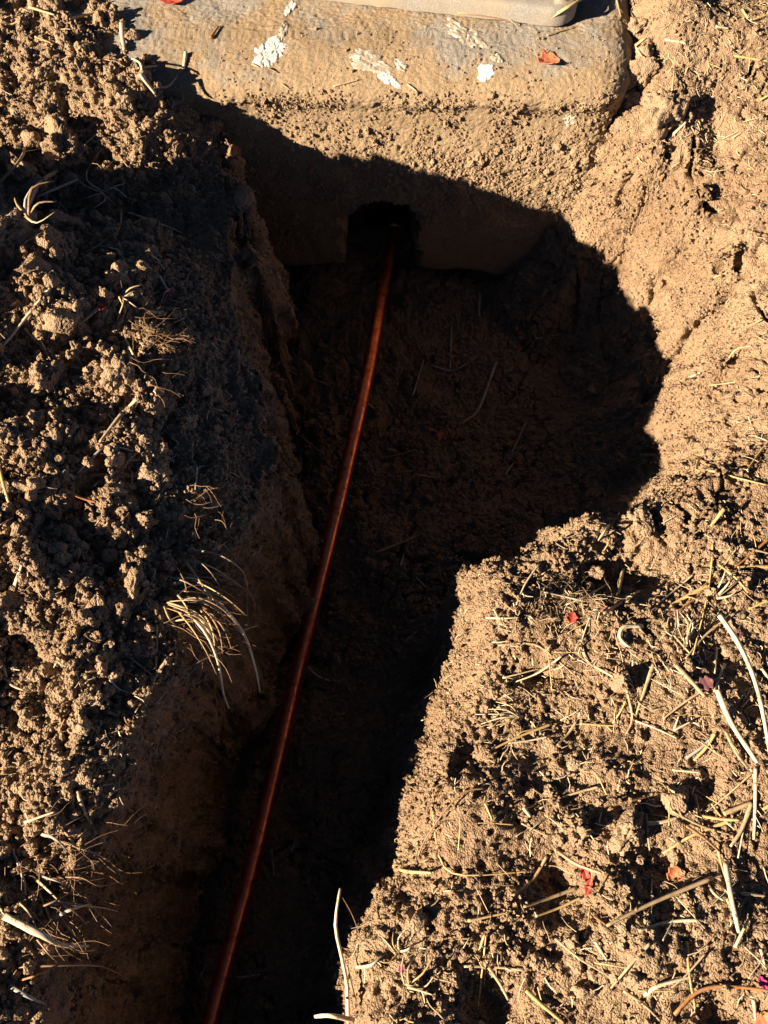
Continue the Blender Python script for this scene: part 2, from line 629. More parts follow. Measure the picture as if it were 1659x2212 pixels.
A_tiny = .0022 * W_heap + .0018 * W_shelf + .0022 * W_bank + .0011 * W_wall + .0026 * W_rim
huge = dome(pw + .02, 10.5, 6.4)
clump = np.clip(.5 + 1.3 * fbm(p, 7, 2, off=44.0), .15, 1.3)
A_big = A_big * (1 - W_heap) + .017 * W_heap * clump + .0
A_med = A_med * (1 - W_heap) + .009 * W_heap * (1.35 - clump)
disp += .034 * W_heap * (huge - .6)
disp = disp + A_big * (big - .5) + A_med * (med - .5) + A_sml * (sml - .5) + A_tiny * (tiny - .5)
# drying cracks in the pit's curved wall, its rim and the floor
zone = np.nonzero(((x > .1) & (y > .45) & (y < 1.35)) | (ins & (z < -.05)))[0]
q = pw[zone] * np.array([1.0, .75, .62], np.float32)
f1, f2 = worley(q + .02 * np.stack([fbm(p[zone], 30, 2, off=1.0)] * 3, -1).astype(np.float32), 9.5, 5.5, True)
wid = .075 * np.clip(.35 + 1.1 * fbm(p[zone], 8, 2, off=21.0), 0, 1)
crack = 1 - sstep(.25, 1.0, (f2 - f1) / (wid + 1e-4))
g1, g2 = worley(q, 27, 2.5, True)
wid2 = .075 * np.clip(.2 + 1.0 * fbm(p[zone], 12, 2, off=31.0), 0, 1)
crack2 = 1 - sstep(.2, 1.0, (g2 - g1) / (wid2 + 1e-4))
disp[zone] -= .020 * crack + .010 * crack2
# the widest cracks, followed from the photograph
def carve(lines, wpx, depth, sel):
    q = p[sel].astype(np.float64)
    cz = q[:, 1] * st + (CAM_H - q[:, 2]) * ct
    u = 829.5 + FPX * q[:, 0] / cz + 5 * fbm(p[sel], 60, 2, .5, 3.0)
    v = 1106 - FPX * (q[:, 1] * ct - (CAM_H - q[:, 2]) * st) / cz + 5 * fbm(p[sel], 60, 2, .5, 8.0)
    d = np.full(len(q), 1e9)
    for ln in lines:
        d = np.minimum(d, dist_poly(u, v, np.array(ln, float), False))
    w_ = wpx * np.clip(.75 + .8 * fbm(p[sel], 25, 2, .5, 17.0), .2, 1.5)
    disp[sel] -= depth * (1 - sstep(.35, 1.0, d / w_))


wallR = np.nonzero((x > .28) & (y > .40))[0]
carve([[(1436, 612), (1462, 640), (1476, 668), (1482, 700), (1478, 735)], [(1548, 640), (1551, 690), (1545, 745)], [(1450, 868), (1436, 920), (1410, 975)], [(1478, 938), (1500, 950), (1522, 946), (1530, 972), (1515, 1003)],
       [(1498, 300), (1490, 380), (1512, 430), (1560, 480)], [(1352, 380), (1330, 440), (1360, 480)], [(1640, 590), (1625, 640), (1655, 690)], [(1600, 520), (1590, 580)], [(1300, 240), (1260, 300), (1225, 330)], [(1390, 560), (1410, 600), (1404, 650)]], 7, .032, wallR)
carve([[(1400, 690), (1385, 800), (1360, 930), (1300, 1010)], [(1300, 600), (1290, 700), (1310, 790)], [(1240, 560), (1250, 640), (1235, 720)]], 6, .022, wallR)
wallL = np.nonzero((x < -.05) & ins & (y > .3))[0]
carve([[(560, 830), (585, 890), (600, 960), (640, 1040)], [(640, 740), (640, 850), (660, 960), (650, 1040)], [(505, 420), (520, 520), (515, 600)]], 7, .022, wallL)
# chunks that stand a little proud between the cracks
disp[zone] += .004 * perlin(np.floor(q * 9.5 + 5.5).astype(np.float32) * .77 + .5)
# fibrous spade-cut streaks down the heap-side wall
zl = np.nonzero(ins & (dl < dr))[0]
disp[zl] += (.008 + .010 * sstep(.5, .7, y[zl])) * fbm(p[zl] * np.array([1, 1, .6], np.float32), 13, 2, .5, 19.0) + .006 * fbm(p[zl] * np.array([1, 1, .25], np.float32), 34, 3, .6, 12.0)
# pocks in the smooth shoulder by the pipe
zs = np.nonzero((x > -.05) & (y < .4) & (dd < .09))[0]
disp[zs] -= .006 * (1 - sstep(.12, .30, worley(p[zs], 45, 6.6)))
disp = np.clip(disp, -.05, .05)
fade = np.ones(len(pts), np.float32)
full = np.zeros(len(pts), np.float32)
full[idx] = disp
edge = sstep(1.0, .85, np.abs(pts[:, 0])) * sstep(-.4, -.3, pts[:, 1]) * sstep(1.8, 1.7, pts[:, 1])
newp = pts + nr * (full * edge)[:, None]
rest = np.nonzero(edge < 1)[0]
pr = pts[rest].astype(np.float32)
newp[rest, 2] += (1 - edge[rest]) * (.02 * fbm(pr, 5, 3) + .006 * fbm(pr, 40, 2))
ground = grid_mesh('ground', newp[:, 0].reshape(X.shape), newp[:, 1].reshape(X.shape), newp[:, 2].reshape(X.shape), M_soil)
tag(ground, 'tan crumbly soil with a trench dug through it', None, None, 'structure')

# ------------------------------------------------------------------ the concrete footing under the slab edge
def footing():
    """one rounded concrete body; its underside is notched where the pipe enters"""
    xs = np.unique(np.concatenate([np.arange(-1.0, -.70, .02), np.arange(-.70, .490, .0026)]))
    xs = np.append(xs, .492)
    # profile from the back of the top over the nose and down the face, under and back
    zb = np.full(xs.shape, -.455) - .02 * sstep(.05, .28, xs) + .006 * np.sin(xs * 40)
    pr = []
    for k in range(24): pr.append(('t', 1.80 + 1.0 * (1 - k / 24) ** 1.6))
    for k in range(180): pr.append(('t', 1.415 + .385 * (1 - k / 180)))
    for k in range(60): pr.append(('n', k / 60))
    for k in range(175): pr.append(('f', k / 175))
    for k in range(10): pr.append(('c', k / 10))
    for k in range(24): pr.append(('b', k / 23))
    ny = len(pr)
    n = len(xs)
    PX = np.repeat(xs[None], ny, 0)
    PY = np.zeros((ny, n)); PZ = np.zeros((ny, n))
    nose = YF - .012
    yaw = -.02 * xs                                     # the face is a little skewed to the picture
    for i, (k, t) in enumerate(pr):
        if k == 't':
            PY[i] = t + yaw * sstep(2.4, 1.42, np.array(t)); PZ[i] = .042 - .004 * sstep(1.6, 1.4, np.array(t))
        elif k == 'n':
            a = t * math.pi * .5
            r = .048
            PY[i] = nose + .115 * (1 - math.sin(a)) + yaw; PZ[i] = .042 - r + r * math.cos(a) - .004
        elif k == 'f':
            zz = -.010 + (zb + .012 + .010) * t
            PY[i] = nose + yaw + .010 * sstep(0, .06, np.array(t)) - .012 * np.sin(np.clip(-zz, 0, .5) * 9) * sstep(.1, .3, np.array(t)); PZ[i] = zz
        elif k == 'c':
            a = t * math.pi * .5
            PY[i] = nose + .010 - .012 * np.sin(np.clip(-zb, 0, .5) * 9) + yaw + .012 * (1 - math.cos(a)); PZ[i] = zb + .012 - .012 * math.sin(a)
        else:
            PY[i] = nose + .03 + yaw + .42 * t; PZ[i] = zb
    # the notch for the pipe: an arched hole knocked through from below
    q0 = np.stack([PX, PY * 0, PZ], -1).reshape(-1, 3).astype(np.float32)
    wob = (.014 * fbm(q0, 22, 3, .6, 5.0)).reshape(PX.shape)
    ux = np.abs(PX + .006) + wob * .6
    uz = np.where(PZ > -.32, np.sqrt(ux ** 2 + np.clip((PZ + .32) * 1.02, 0, 9) ** 2), ux) + wob * .8
    push = sstep(.086, .076, uz) * (PZ < -.2)
    PY = np.where(push > 0, np.maximum(PY, np.minimum(YF, PY) + .40 * push), PY)
    # rounded end towards the straw bank
    s = sstep(.36, .492, PX)
    PZ = PZ - .04 * sstep(.41, .492, PX) ** 2 * (PZ > -.02)
    endr = np.sqrt(np.clip(1 - s ** 2, 0, 1))
    PY = PY + (1 - endr) * .14 * (PY < 1.45)
    PZ = np.where(PX > .485, np.minimum(PZ, -.03), PZ)
    nrm = grid_normals(PX, PY, PZ)
    pp = np.stack([PX, PY, PZ], -1).reshape(-1, 3)
    nn = nrm.reshape(-1, 3)
    # face the viewer side
    q = pp.astype(np.float32)
    zz = q[:, 2]
    onface = (zz < -.05)
    rough = sstep(-.06, -.13, zz) * sstep(-.34, -.24, zz) * sstep(-.35, .15, q[:, 0])
    rough = np.clip(rough + .6 * sstep(.22, .40, q[:, 0]) * onface, 0, 1)
    lip = np.exp(-((zz + .014) / .014) ** 2)
    dsp = .0035 * fbm(q, 9, 3) + .0009 * fbm(q, 60, 3) + .0012 * fbm(q, 190, 2, .6, 2.2) + .0012 * (dome(q, 300, 3.3) - .5)
    dsp += rough * (.0016 * (dome(q, 150, 7.7) - .4) + .0022 * (dome(q, 270, 1.9) - .4) + .003 * fbm(q, 30, 3, .6, 8.0))
    dsp -= lip * (.006 * np.clip(.5 + fbm(q, 26, 3, off=4.0), 0, 1.4))
    pit = worley(q, 30, 1.2)
    dsp -= .008 * (1 - sstep(.08, .17, pit)) * (.2 + rough)
    flip = nn[(100 * n) + n // 2][2] < 0
    pp = pp + nn * (-1.0 if flip else 1.0) * (dsp * (push.reshape(-1) < .02))[:, None]
    if flip:
        pp = pp.reshape(ny, n, 3)[:, ::-1].reshape(-1, 3)
    o = grid_mesh('concrete_slab', pp[:, 0].reshape(ny, n), pp[:, 1].reshape(ny, n), pp[:, 2].reshape(ny, n), M_conc)
    # end cap towards the straw bank
    end = [tuple(v) for v in pp.reshape(ny, n, 3)[:, 0 if flip else -1]]
    cap = link_mesh('end_face', end + [(.495, 1.9, -.2)], [(i, i + 1, ny) for i in range(ny - 1)], M_conc, o)
    tag(o, 'dirt-caked concrete slab edge with deep face and pipe notch', 'slab')
    return o


slab = footing()

# flat grey paver lying on the slab
def paver():
    # outline: near edge slightly skewed, one rounded corner
    a = P(640, -8, .046); b = P(1240, 60, .046)
    ex = (b - a).normalized(); ey = Vector((-ex.y, ex.x, 0))
    L = (b - a).length
    out = []
    r = .048
    pts2 = [(-.35, 0)]
    for k in range(0, 13):
        t = k / 12 * math.pi / 2
        pts2.append((L - r + r * math.sin(t), r - r * math.cos(t)))
    pts2.append((L + .01, .5)); pts2.append((-.35, .5))
    # refine edges
    fine = []
    for i in range(len(pts2)):
        p0 = Vector(pts2[i]); p1 = Vector(pts2[(i + 1) % len(pts2)])
        m = max(1, int((p1 - p0).length / .012))
        for k in range(m): fine.append(p0.lerp(p1, k / m))
    n = len(fine)
    cx = sum(q.x for q in fine) / n; cy = sum(q.y for q in fine) / n
    rings = []
    for inset, z in ((.0, .044), (.0, .068), (.0025, .073), (.008, .076), (.03, .0765), (.08, .076)):
        ring = []
        for k, q in enumerate(fine):
            d = (fine[(k + 1) % n] - fine[k - 1]).normalized()
            nx, ny_ = -d.y, d.x
            w = .0014 * mnoise.noise(Vector((q.x * 40, q.y * 40, z * 30))) + .002 * mnoise.noise(Vector((q.x * 9, q.y * 9, 3)))
            s = q + Vector((nx, ny_)) * (inset + w)
            zz = z + .0012 * mnoise.noise(Vector((s.x * 30, s.y * 30, 1)))
            v = a + ex * s.x + ey * s.y
            ring.append((v.x, v.y, zz))
        rings.append(ring)
    verts = [v for rg in rings for v in rg]
    faces = []
    for j in range(len(rings) - 1):
        for k in range(n):
            faces.append((j * n + k, j * n + (k + 1) % n, (j + 1) * n + (k + 1) % n, (j + 1) * n + k))
    faces.append(tuple((len(rings) - 1) * n + k for k in range(n)))
    o = link_mesh('stone_paver', verts, faces, M_paver)
    tag(o, 'flat grey paver with a rounded corner lying on the slab', 'paver')


paver()

dg = bpy.context.evaluated_depsgraph_get()
dg.update()
CAMP = Vector(cam.location)


def S(px, py, lift=0.0):
    """the point of the ground or slab seen at this place of the photograph"""
    d = ray(px, py).normalized()
    ok, loc, n, i, ob, _ = scn.ray_cast(dg, CAMP, d, distance=20)
    if not ok:
        loc = P(px, py, 0)
    return Vector((loc.x, loc.y, loc.z + lift))


def down(x, y, top=.6):
    ok, loc, n, i, ob, _ = scn.ray_cast(dg, Vector((x, y, top)), Vector((0, 0, -1)), distance=5)
    return (loc, n) if ok else (Vector((x, y, 0)), Vector((0, 0, 1)))


# ------------------------------------------------------------------ tubes for stalks, roots and the pipe
def tube_geo(pts, rad, sides=6, flat=1.0, seed=0, tip=.45, cap=True, nodes=False, ridge=0.0):
    """pts: Vectors, rad: base radius. returns verts, faces"""
    n = len(pts)
    verts, faces = [], []
    t0 = (pts[1] - pts[0]).normalized()
    up = Vector((0, 0, 1)) if abs(t0.z) < .9 else Vector((1, 0, 0))
    a = t0.cross(up).normalized()
    for i in range(n):
        t = (pts[min(i + 1, n - 1)] - pts[max(i - 1, 0)]).normalized()
        a = (a - t * a.dot(t)).normalized()
        b = t.cross(a)
        s = i / (n - 1)
        r = rad * (1 - (1 - tip) * s ** 1.5)
        r *= 1 + .08 * mnoise.noise(Vector((i * .9, seed * 3.7, 0)))
        if nodes and i % 6 == 3: r *= 1.12
        for k in range(sides):
            an = 2 * math.pi * k / sides
            rk = r * (1 + ridge * (((k * 37 + int(seed * 7)) % 5) - 2) / 2 + ridge * .6 * mnoise.noise(Vector((k * 1.7, i * .5, seed))))
            v = pts[i] + a * (rk * math.cos(an)) + b * (rk * flat * math.sin(an))
            verts.append(tuple(v))
    for i in range(n - 1):
        for k in range(sides):
            faces.append((i * sides + k, i * sides + (k + 1) % sides, (i + 1) * sides + (k + 1) % sides, (i + 1) * sides + k))
    if cap:
        faces.append(tuple(range(sides))[::-1])
        faces.append(tuple((n - 1) * sides + k for k in range(sides)))
    return verts, faces


def smooth_line(pts, n):
    arr = np.array([tuple(q) for q in pts])
    if len(arr) == 2:
        return [Vector(arr[0] + (arr[1] - arr[0]) * k / n) for k in range(n + 1)]
    per = max(2, int(n / (len(arr) - 1)))
    return [Vector(v) for v in catmull(arr, per)]


# ---- the copper pipe: a long straight run, slightly bowed, entering the notch
ZP = -.42
run = [P(300, 2900, ZP + .0), P(455, 2210, ZP), P(555, 1830, ZP), P(655, 1400, ZP), P(742, 1040, ZP), P(800, 780, ZP), P(836, 570, ZP), P(838, 570, ZP) + Vector((.055, .35, -.055))]
run[0] = run[1] + (run[1] - run[2]).normalized() * .85
pp_ = smooth_line(run, 140)
v, f = tube_geo(pp_, .0143, 24, 1, 1, 1.0)
vv = [Vector(q) for q in v]
pipe = link_mesh('copper_pipe', v, f, M_copper)
tag(pipe, 'long reddish copper pipe running along the trench into the slab notch', 'pipe')
# a soldered collar inside the notch
c0 = P(838, 560, ZP) + Vector((.014, .10, -.014))
cd = (run[-1] - run[-2]).normalized()
v, f = tube_geo([c0 + cd * (.045 * k / 8) for k in range(9)], .0188, 24, 1, 2, 1.0)
link_mesh('collar', v, f, M_copper, pipe)

# ------------------------------------------------------------------ old white paint splashes on the slab: thin raised crusts
def paint(px, py, rx, ry, ang, seed, ragged=.5, mat=None):
    r_ = random.Random(seed)
    rings, sect = 9, 64
    verts, faces = [], []
    c, s = math.cos(ang), math.sin(ang)
    for i in range(rings + 1):
        q = i / rings
        for k in range(sect):
            t = 2 * math.pi * k / sect
            e = 1 + ragged * (.75 * mnoise.noise(Vector((math.cos(t) * .9 + seed * 5, math.sin(t) * .9, seed * 3.3))) + .35 * mnoise.noise(Vector((math.cos(t) * 2.6, math.sin(t) * 2.6, seed * 7.1))) + .28 * mnoise.noise(Vector((math.cos(t) * 7, math.sin(t) * 7, seed * 2.2))) + .18 * mnoise.noise(Vector((math.cos(t) * 15, math.sin(t) * 15, seed))))
            u = q * e * rx * 1.25 * math.cos(t); w_ = q * e * ry * 1.25 * math.sin(t)
            lift = .0012 * (1 - q ** 6) - .001 * (q > .99) + .0008 * mnoise.noise(Vector((u * .2, w_ * .2, seed)))
            d = ray(px + u * c - w_ * s, py + u * s + w_ * c).normalized()
            ok, loc, n, _, ob, _ = scn.ray_cast(dg, CAMP, d, distance=9)
            verts.append(tuple(loc + (n if n.dot(d) < 0 else -n) * lift))
    for i in range(rings):
        for k in range(sect):
            faces.append((i * sect + k, (i + 1) * sect + k, (i + 1) * sect + (k + 1) % sect, i * sect + (k + 1) % sect))
    return link_mesh('paint_splash', verts, faces, mat or M_paint, slab)


paint(570, 122, 20, 20, -.3, 3, .8)
paint(597, 104, 22, 17, -.5, 31, .8)
paint(612, 66, 7, 20, .25, 41, .9, M_paint_worn)
paint(627, 18, 7, 16, .5, 4, .9)
paint(800, 134, 42, 20, .25, 5, .8, M_paint_worn)
paint(770, 122, 9, 6, .5, 51, .9)
paint(842, 172, 20, 9, .5, 6, .9)
paint(862, 140, 14, 9, .5, 61, .9, M_paint_worn)
paint(1050, 158, 18, 15, -.4, 7, .8)
paint(1074, 126, 9, 7, .2, 8, .9, M_paint_worn)
paint(1010, 75, 40, 16, .5, 81, .9, M_paint_worn)
paint(1230, 262, 9, 13, .2, 18, .9, M_paint_worn)

# ------------------------------------------------------------------ crumbs of soil: nobody could count them
def crumb_object():
    vx = newp
    wt = np.zeros(len(vx), np.float32)
    size = np.zeros(len(vx), np.float32)
    dist_n = perlin(vx.astype(np.float32) * 16 + 3)
    c_w = np.clip(.55 + 1.2 * dist_n[idx], .05, 1.3)
    nb = (p[:, 1] < YF - .01) | (x > .47) | (x < -.45)
    w_ = (1.3 * W_heap + .9 * W_shelf * (.3 + c_w) + 1.0 * W_bank * c_w * (1 - .6 * W_smooth) + .95 * W_wall * (z > FLOOR + .03) * (x > 0) * c_w + .22 * W_wall + .9 * W_wall * (z < FLOOR + .06) * c_w)
    wt[idx] = w_ * nb * (np.abs(x) < .85)
    # account for vertex density: use cell area
    ax = np.linalg.norm(np.gradient(newp.reshape(X.shape + (3,)), axis=1), axis=-1)
    ay = np.linalg.norm(np.gradient(newp.reshape(X.shape + (3,)), axis=0), axis=-1)
    area = (ax * ay).reshape(-1)
    pr = wt * np.minimum(area, 2e-5)
    pr = pr.astype(np.float64); pr /= pr.sum()
    n = 84000
    ch = rng.choice(len(vx), n, p=pr)
    pos = vx[ch] + rng.normal(0, .0012, (n, 3))
    full_heap = np.zeros(len(vx)); full_heap[idx] = W_heap * 1.0 + W_shelf * .35 + W_bank * .45 * c_w
    hp = full_heap[ch]
    s = .0011 + .0011 * rng.random(n) + rng.pareto(3.2, n) * .0011 * (.4 + 1.5 * hp)
    s = np.clip(s, .0009, .0105)
    wallmask = np.zeros(len(vx)); wallmask[idx] = W_wall
    s = np.where(wallmask[ch] > .5, np.where(vx[ch][:, 2] < FLOOR + .06, np.clip(s * 1.5, 0, .008), np.clip(s, 0, .0035)), s)
    pos = pos + nr[ch] * (s * .35)[:, None]
    # the granular band across the slab's face and slab nose
    k = 0
    extra, exs = [], []
    tries = 0
    while k < 11000 and tries < 46000:
        tries += 1
        px = random.uniform(470, 1330); py = random.uniform(60, 520)
        d = ray(px, py).normalized()
        ok, loc, nn, _, ob, _ = scn.ray_cast(dg, CAMP, d, distance=9)
        if not ok or ob is None or ob.name != 'concrete_slab': continue
        t = (loc.z + .19) / .09
        keep = .16 + .84 * math.exp(-t * t) * min(1, max(.25, (loc.x + .35) / .5))
        if loc.z > .01: keep = .03
        keep += .6 * math.exp(-((loc.z + .018) / .012) ** 2)
        keep *= min(1.0, max(0.0, .55 + 1.3 * mnoise.noise(loc * 22)))
        if random.random() > keep: continue
        sz = .0008 + .0008 * random.random() + (random.paretovariate(3.6) - 1) * .0014
        extra.append(loc + nn * sz * .25); exs.append(min(sz, .006)); k += 1
    pos = np.concatenate([pos, np.array([tuple(e) for e in extra])])
    s = np.concatenate([s, np.array(exs)])
    n = len(pos)
    me = bpy.data.meshes.new('soil_crumbs')
    me.vertices.add(n)
    me.vertices.foreach_set('co', pos.astype(np.float32).ravel())
    a = me.attributes.new('rot', 'FLOAT_VECTOR', 'POINT'); a.data.foreach_set('vector', (rng.random((n, 3)) * 6.283).astype(np.float32).ravel())
    sc3 = s[:, None] * rng.uniform(.7, 1.3, (n, 3))
    a = me.attributes.new('scl', 'FLOAT_VECTOR', 'POINT'); a.data.foreach_set('vector', sc3.astype(np.float32).ravel())
    a = me.attributes.new('pick', 'INT', 'POINT'); a.data.foreach_set('value', rng.integers(0, 7, n).astype(np.int32))
    o = bpy.data.objects.new('soil_crumbs', me)
    col.objects.link(o)
    me.materials.append(M_crumb)
    ng = bpy.data.node_groups.new('crumb_scatter', 'GeometryNodeTree')
    ng.interface.new_socket('Geometry', in_out='INPUT', socket_type='NodeSocketGeometry')
    ng.interface.new_socket('Geometry', in_out='OUTPUT', socket_type='NodeSocketGeometry')
    L = ng.links.new
    gi = ng.nodes.new('NodeGroupInput'); go = ng.nodes.new('NodeGroupOutput')
    join = ng.nodes.new('GeometryNodeGeometryToInstance')
    for q in range(7):
        ico = ng.nodes.new('GeometryNodeMeshIcoSphere'); ico.inputs['Radius'].default_value = 1; ico.inputs['Subdivisions'].default_value = 3
        po = ng.nodes.new('GeometryNodeInputPosition')
        nz = ng.nodes.new('ShaderNodeTexNoise'); nz.noise_dimensions = '4D'
        nz.inputs['W'].default_value = q * 5.7; nz.inputs['Scale'].default_value = 1.15; nz.inputs['Detail'].default_value = 3; nz.inputs['Roughness'].default_value = .65
        L(po.outputs[0], nz.inputs['Vector'])
        mr = ng.nodes.new('ShaderNodeMapRange')
        mr.inputs[1].default_value = .25; mr.inputs[2].default_value = .75; mr.inputs[3].default_value = .35; mr.inputs[4].default_value = 1.55
        L(nz.outputs[0], mr.inputs[0])
        vm = ng.nodes.new('ShaderNodeVectorMath'); vm.operation = 'SCALE'
        L(po.outputs[0], vm.inputs[0]); L(mr.outputs[0], vm.inputs['Scale'])
        sp = ng.nodes.new('GeometryNodeSetPosition')
        L(ico.outputs[0], sp.inputs['Geometry']); L(vm.outputs[0], sp.inputs['Position'])
        L(sp.outputs[0], join.inputs[0])
    iop = ng.nodes.new('GeometryNodeInstanceOnPoints')
    iop.inputs['Pick Instance'].default_value = True
    L(gi.outputs[0], iop.inputs['Points']); L(join.outputs[0], iop.inputs['Instance'])
    for nm, typ, sock in (('rot', 'FLOAT_VECTOR', 'Rotation'), ('scl', 'FLOAT_VECTOR', 'Scale'), ('pick', 'INT', 'Instance Index')):
        na = ng.nodes.new('GeometryNodeInputNamedAttribute'); na.data_type = typ; na.inputs['Name'].default_value = nm
        L(na.outputs[0], iop.inputs[sock])
    sm = ng.nodes.new('GeometryNodeSetMaterial'); sm.inputs['Material'].default_value = M_crumb
    L(iop.outputs[0], sm.inputs[0]); L(sm.outputs[0], go.inputs[0])
    md = o.modifiers.new('scatter', 'NODES'); md.node_group = ng
    tag(o, 'fine brown soil crumbs strewn over the banks and slab', None, None, 'stuff')


# ------------------------------------------------------------------ labels that say which one: look, then the nearest landmark
NEAR = {
    'bank': [(1262, 1900, 'beside the folded red leaf'), (1454, 1888, 'near the round orange leaf'), (1234, 1336, 'near the small bright red leaf'), (1335, 1375, 'near the curled ring of straw'),
             (1640, 1560, 'near the longest white stalk'), (1574, 1939, 'near the segmented white stalk'), (1450, 1725, 'near the round brown clod'), (1300, 1210, 'by the shaded hollow in the bank'),
             (1125, 1552, 'by the fan of white and yellow blades'), (990, 1880, 'by the L-bent yellow stem'), (1600, 1230, 'in the golden straw tangle'), (1240, 1790, 'by the deep dark hole in the bank'),
             (860, 2090, 'above the near end of the trench lip'), (1500, 2140, 'near the rust-brown arched stem'), (1175, 2180, 'near the stout yellow stalk'), (1050, 1340, 'on the pitted trench shoulder'),
             (1400, 1640, 'on the bare trodden patch'), (1300, 1480, 'in the dry grass patch'), (1400, 1990, 'under the long thick tan straw'), (1060, 1700, 'beside the thin reddish root arch')],
    'heap': [(322, 1030, 'beside the large grey clod'), (62, 685, 'near the long white stalk'), (165, 708, 'near the frayed tan stem'), (270, 650, 'in the tuft on the heap crest'), (100, 420, 'in the shaded hollow of the heap'),
             (350, 50, 'by the buried slab end'), (440, 1350, 'behind the drooping root blades'), (320, 1500, 'near the forked twig'), (130, 1950, 'at the near end of the heap'), (250, 930, 'near the thick shredded stem'),
             (90, 820, 'near the big sunlit clod'), (20, 1050, 'at the outer edge of the heap'), (60, 1250, 'near the short white standing stalk'), (380, 480, 'on the shaded slope towards the slab'),
             (420, 800, 'on the trench shoulder by the pit'), (120, 1580, 'low on the sunlit heap'), (100, 100, 'on the far bank beyond the hollow'), (200, 1300, 'on the heap beside the root blades')],
    'pit': [(800, 700, 'beside the far end of the pipe'), (720, 1400, 'beside the middle of the pipe'), (520, 2000, 'beside the near end of the pipe'), (950, 690, 'on the floor under the slab face'),
            (1000, 900, 'near the red leaf in the pit'), (1150, 900, 'below the curved wall of the pit'), (870, 1220, 'where the trench meets the pit')],
    'topr': [(1440, 250, 'by the broken clod past the slab corner'), (1600, 60, 'on the bare soil beyond the slab corner'), (1560, 1010, 'near the long wavy golden root'), (1490, 815, 'on the rim of the rounded pit'), (1600, 400, 'on the bare soil above the pit'), (1370, 110, 'at the rounded end of the slab')],
    'slab': [(820, 150, 'by the white paint on the slab'), (1185, 136, 'near the crinkled orange leaf on the slab'), (1050, 40, 'along the paver joint'), (587, 130, 'by the brightest paint splash on the slab')],
}
HUE = {'w': 'pale', 'y': 'golden', 't': 'tan', 'b': 'brown', 'o': 'rusty', 'g': 'greyish'}


def near_text(zone, px, py):
    return min(NEAR[zone], key=lambda q: math.dist(q[:2], (px, py)))[2]


def straw_label(zone, k, wpx, pts, noun='straw'):
    L = sum(math.dist(a, b) for a, b in zip(pts, pts[1:]))
    size = 'tiny' if L < 32 else 'short' if L < 75 else 'medium-long' if L < 140 else 'long'
    wide = 'thick ' if wpx >= 8 else 'thin ' if wpx <= 4 else ''
    bend = 'bent ' if len(pts) > 2 else 'straight '
    mx = sum(q[0] for q in pts) / len(pts); my = sum(q[1] for q in pts) / len(pts)
    return f'{size} {wide}{bend}{HUE[k]} {noun} {near_text(zone, mx, my)}'


def clod_label(zone, px, py, r):
    size = 'very small' if r < 9 else 'small' if r < 13 else 'middling' if r < 20 else 'large' if r < 28 else 'very large'
    return f'{size} soil clod {near_text(zone, px, py)}'


# ------------------------------------------------------------------ clods one can pick out
def clod_mesh(seed, sub=4, cuts=0):
    bm = bmesh.new()
    bmesh.ops.create_icosphere(bm, subdivisions=sub, radius=1)
    co = np.array([tuple(v.co) for v in bm.verts], np.float32)
    o = seed * 11.3
    r = 1 + .42 * fbm(co, .9, 2, .5, o) + .30 * (dome(co, 1.6, o) - .5) + .20 * (dome(co, 3.8, o + 3) - .5) + .10 * (dome(co, 8.5, o + 5) - .5) + .05 * fbm(co, 9, 2, .5, o)
    co = co * r[:, None] * np.array([1.1, .95, .8], np.float32)
    rk = np.random.default_rng(seed + 400)
    for _ in range(cuts):
        nrm_ = rk.normal(size=3); nrm_ /= np.linalg.norm(nrm_)
        dcut = rk.uniform(.45, .8)
        over = co @ nrm_ - dcut
        keep_ = np.clip(over, 0, None) * .88
        co = co - keep_[:, None] * nrm_
    co = (co * (1 + .05 * (dome(co, 7, o + 5) - .5) + .035 * fbm(co, 10, 3, .6, o))[:, None]).astype(np.float32)
    for v, c in zip(bm.verts, co): v.co = c
    me = bpy.data.meshes.new('soil_clod')
    bm.to_mesh(me); bm.free()
    me.polygons.foreach_set('use_smooth', [True] * len(me.polygons))
    me.materials.append(M_crumb)
    return me


clods_big = [clod_mesh(s, 5, (0, 5, 7, 4, 8)[s]) for s in range(5)]
clods_mid = [clod_mesh(s + 20, 4, (0, 6, 0, 8, 5, 0, 7)[s]) for s in range(7)]
G_clod = 'soil clods on the banks'


def clod(px, py, rpx, label, me=None, sink=.35):
    c = S(px, py)
    label = label if label not in NEAR else clod_label(label, px, py, rpx)
    r = rpx / FPX * (c - CAMP).length
    if me is None: me = random.choice(clods_big if rpx > 26 else clods_mid)
    o = bpy.data.objects.new('soil_clod', me)
    col.objects.link(o)
    o.location = c + Vector((0, 0, r * (.8 - 2 * sink) * .6))
    o.rotation_euler = (random.uniform(0, 6.3), random.uniform(0, 6.3), random.uniform(0, 6.3))
    o.scale = (r * random.uniform(.85, 1.15), r * random.uniform(.85, 1.15), r * random.uniform(.8, 1.05))
    tag(o, label, 'clod', G_clod)
    return o


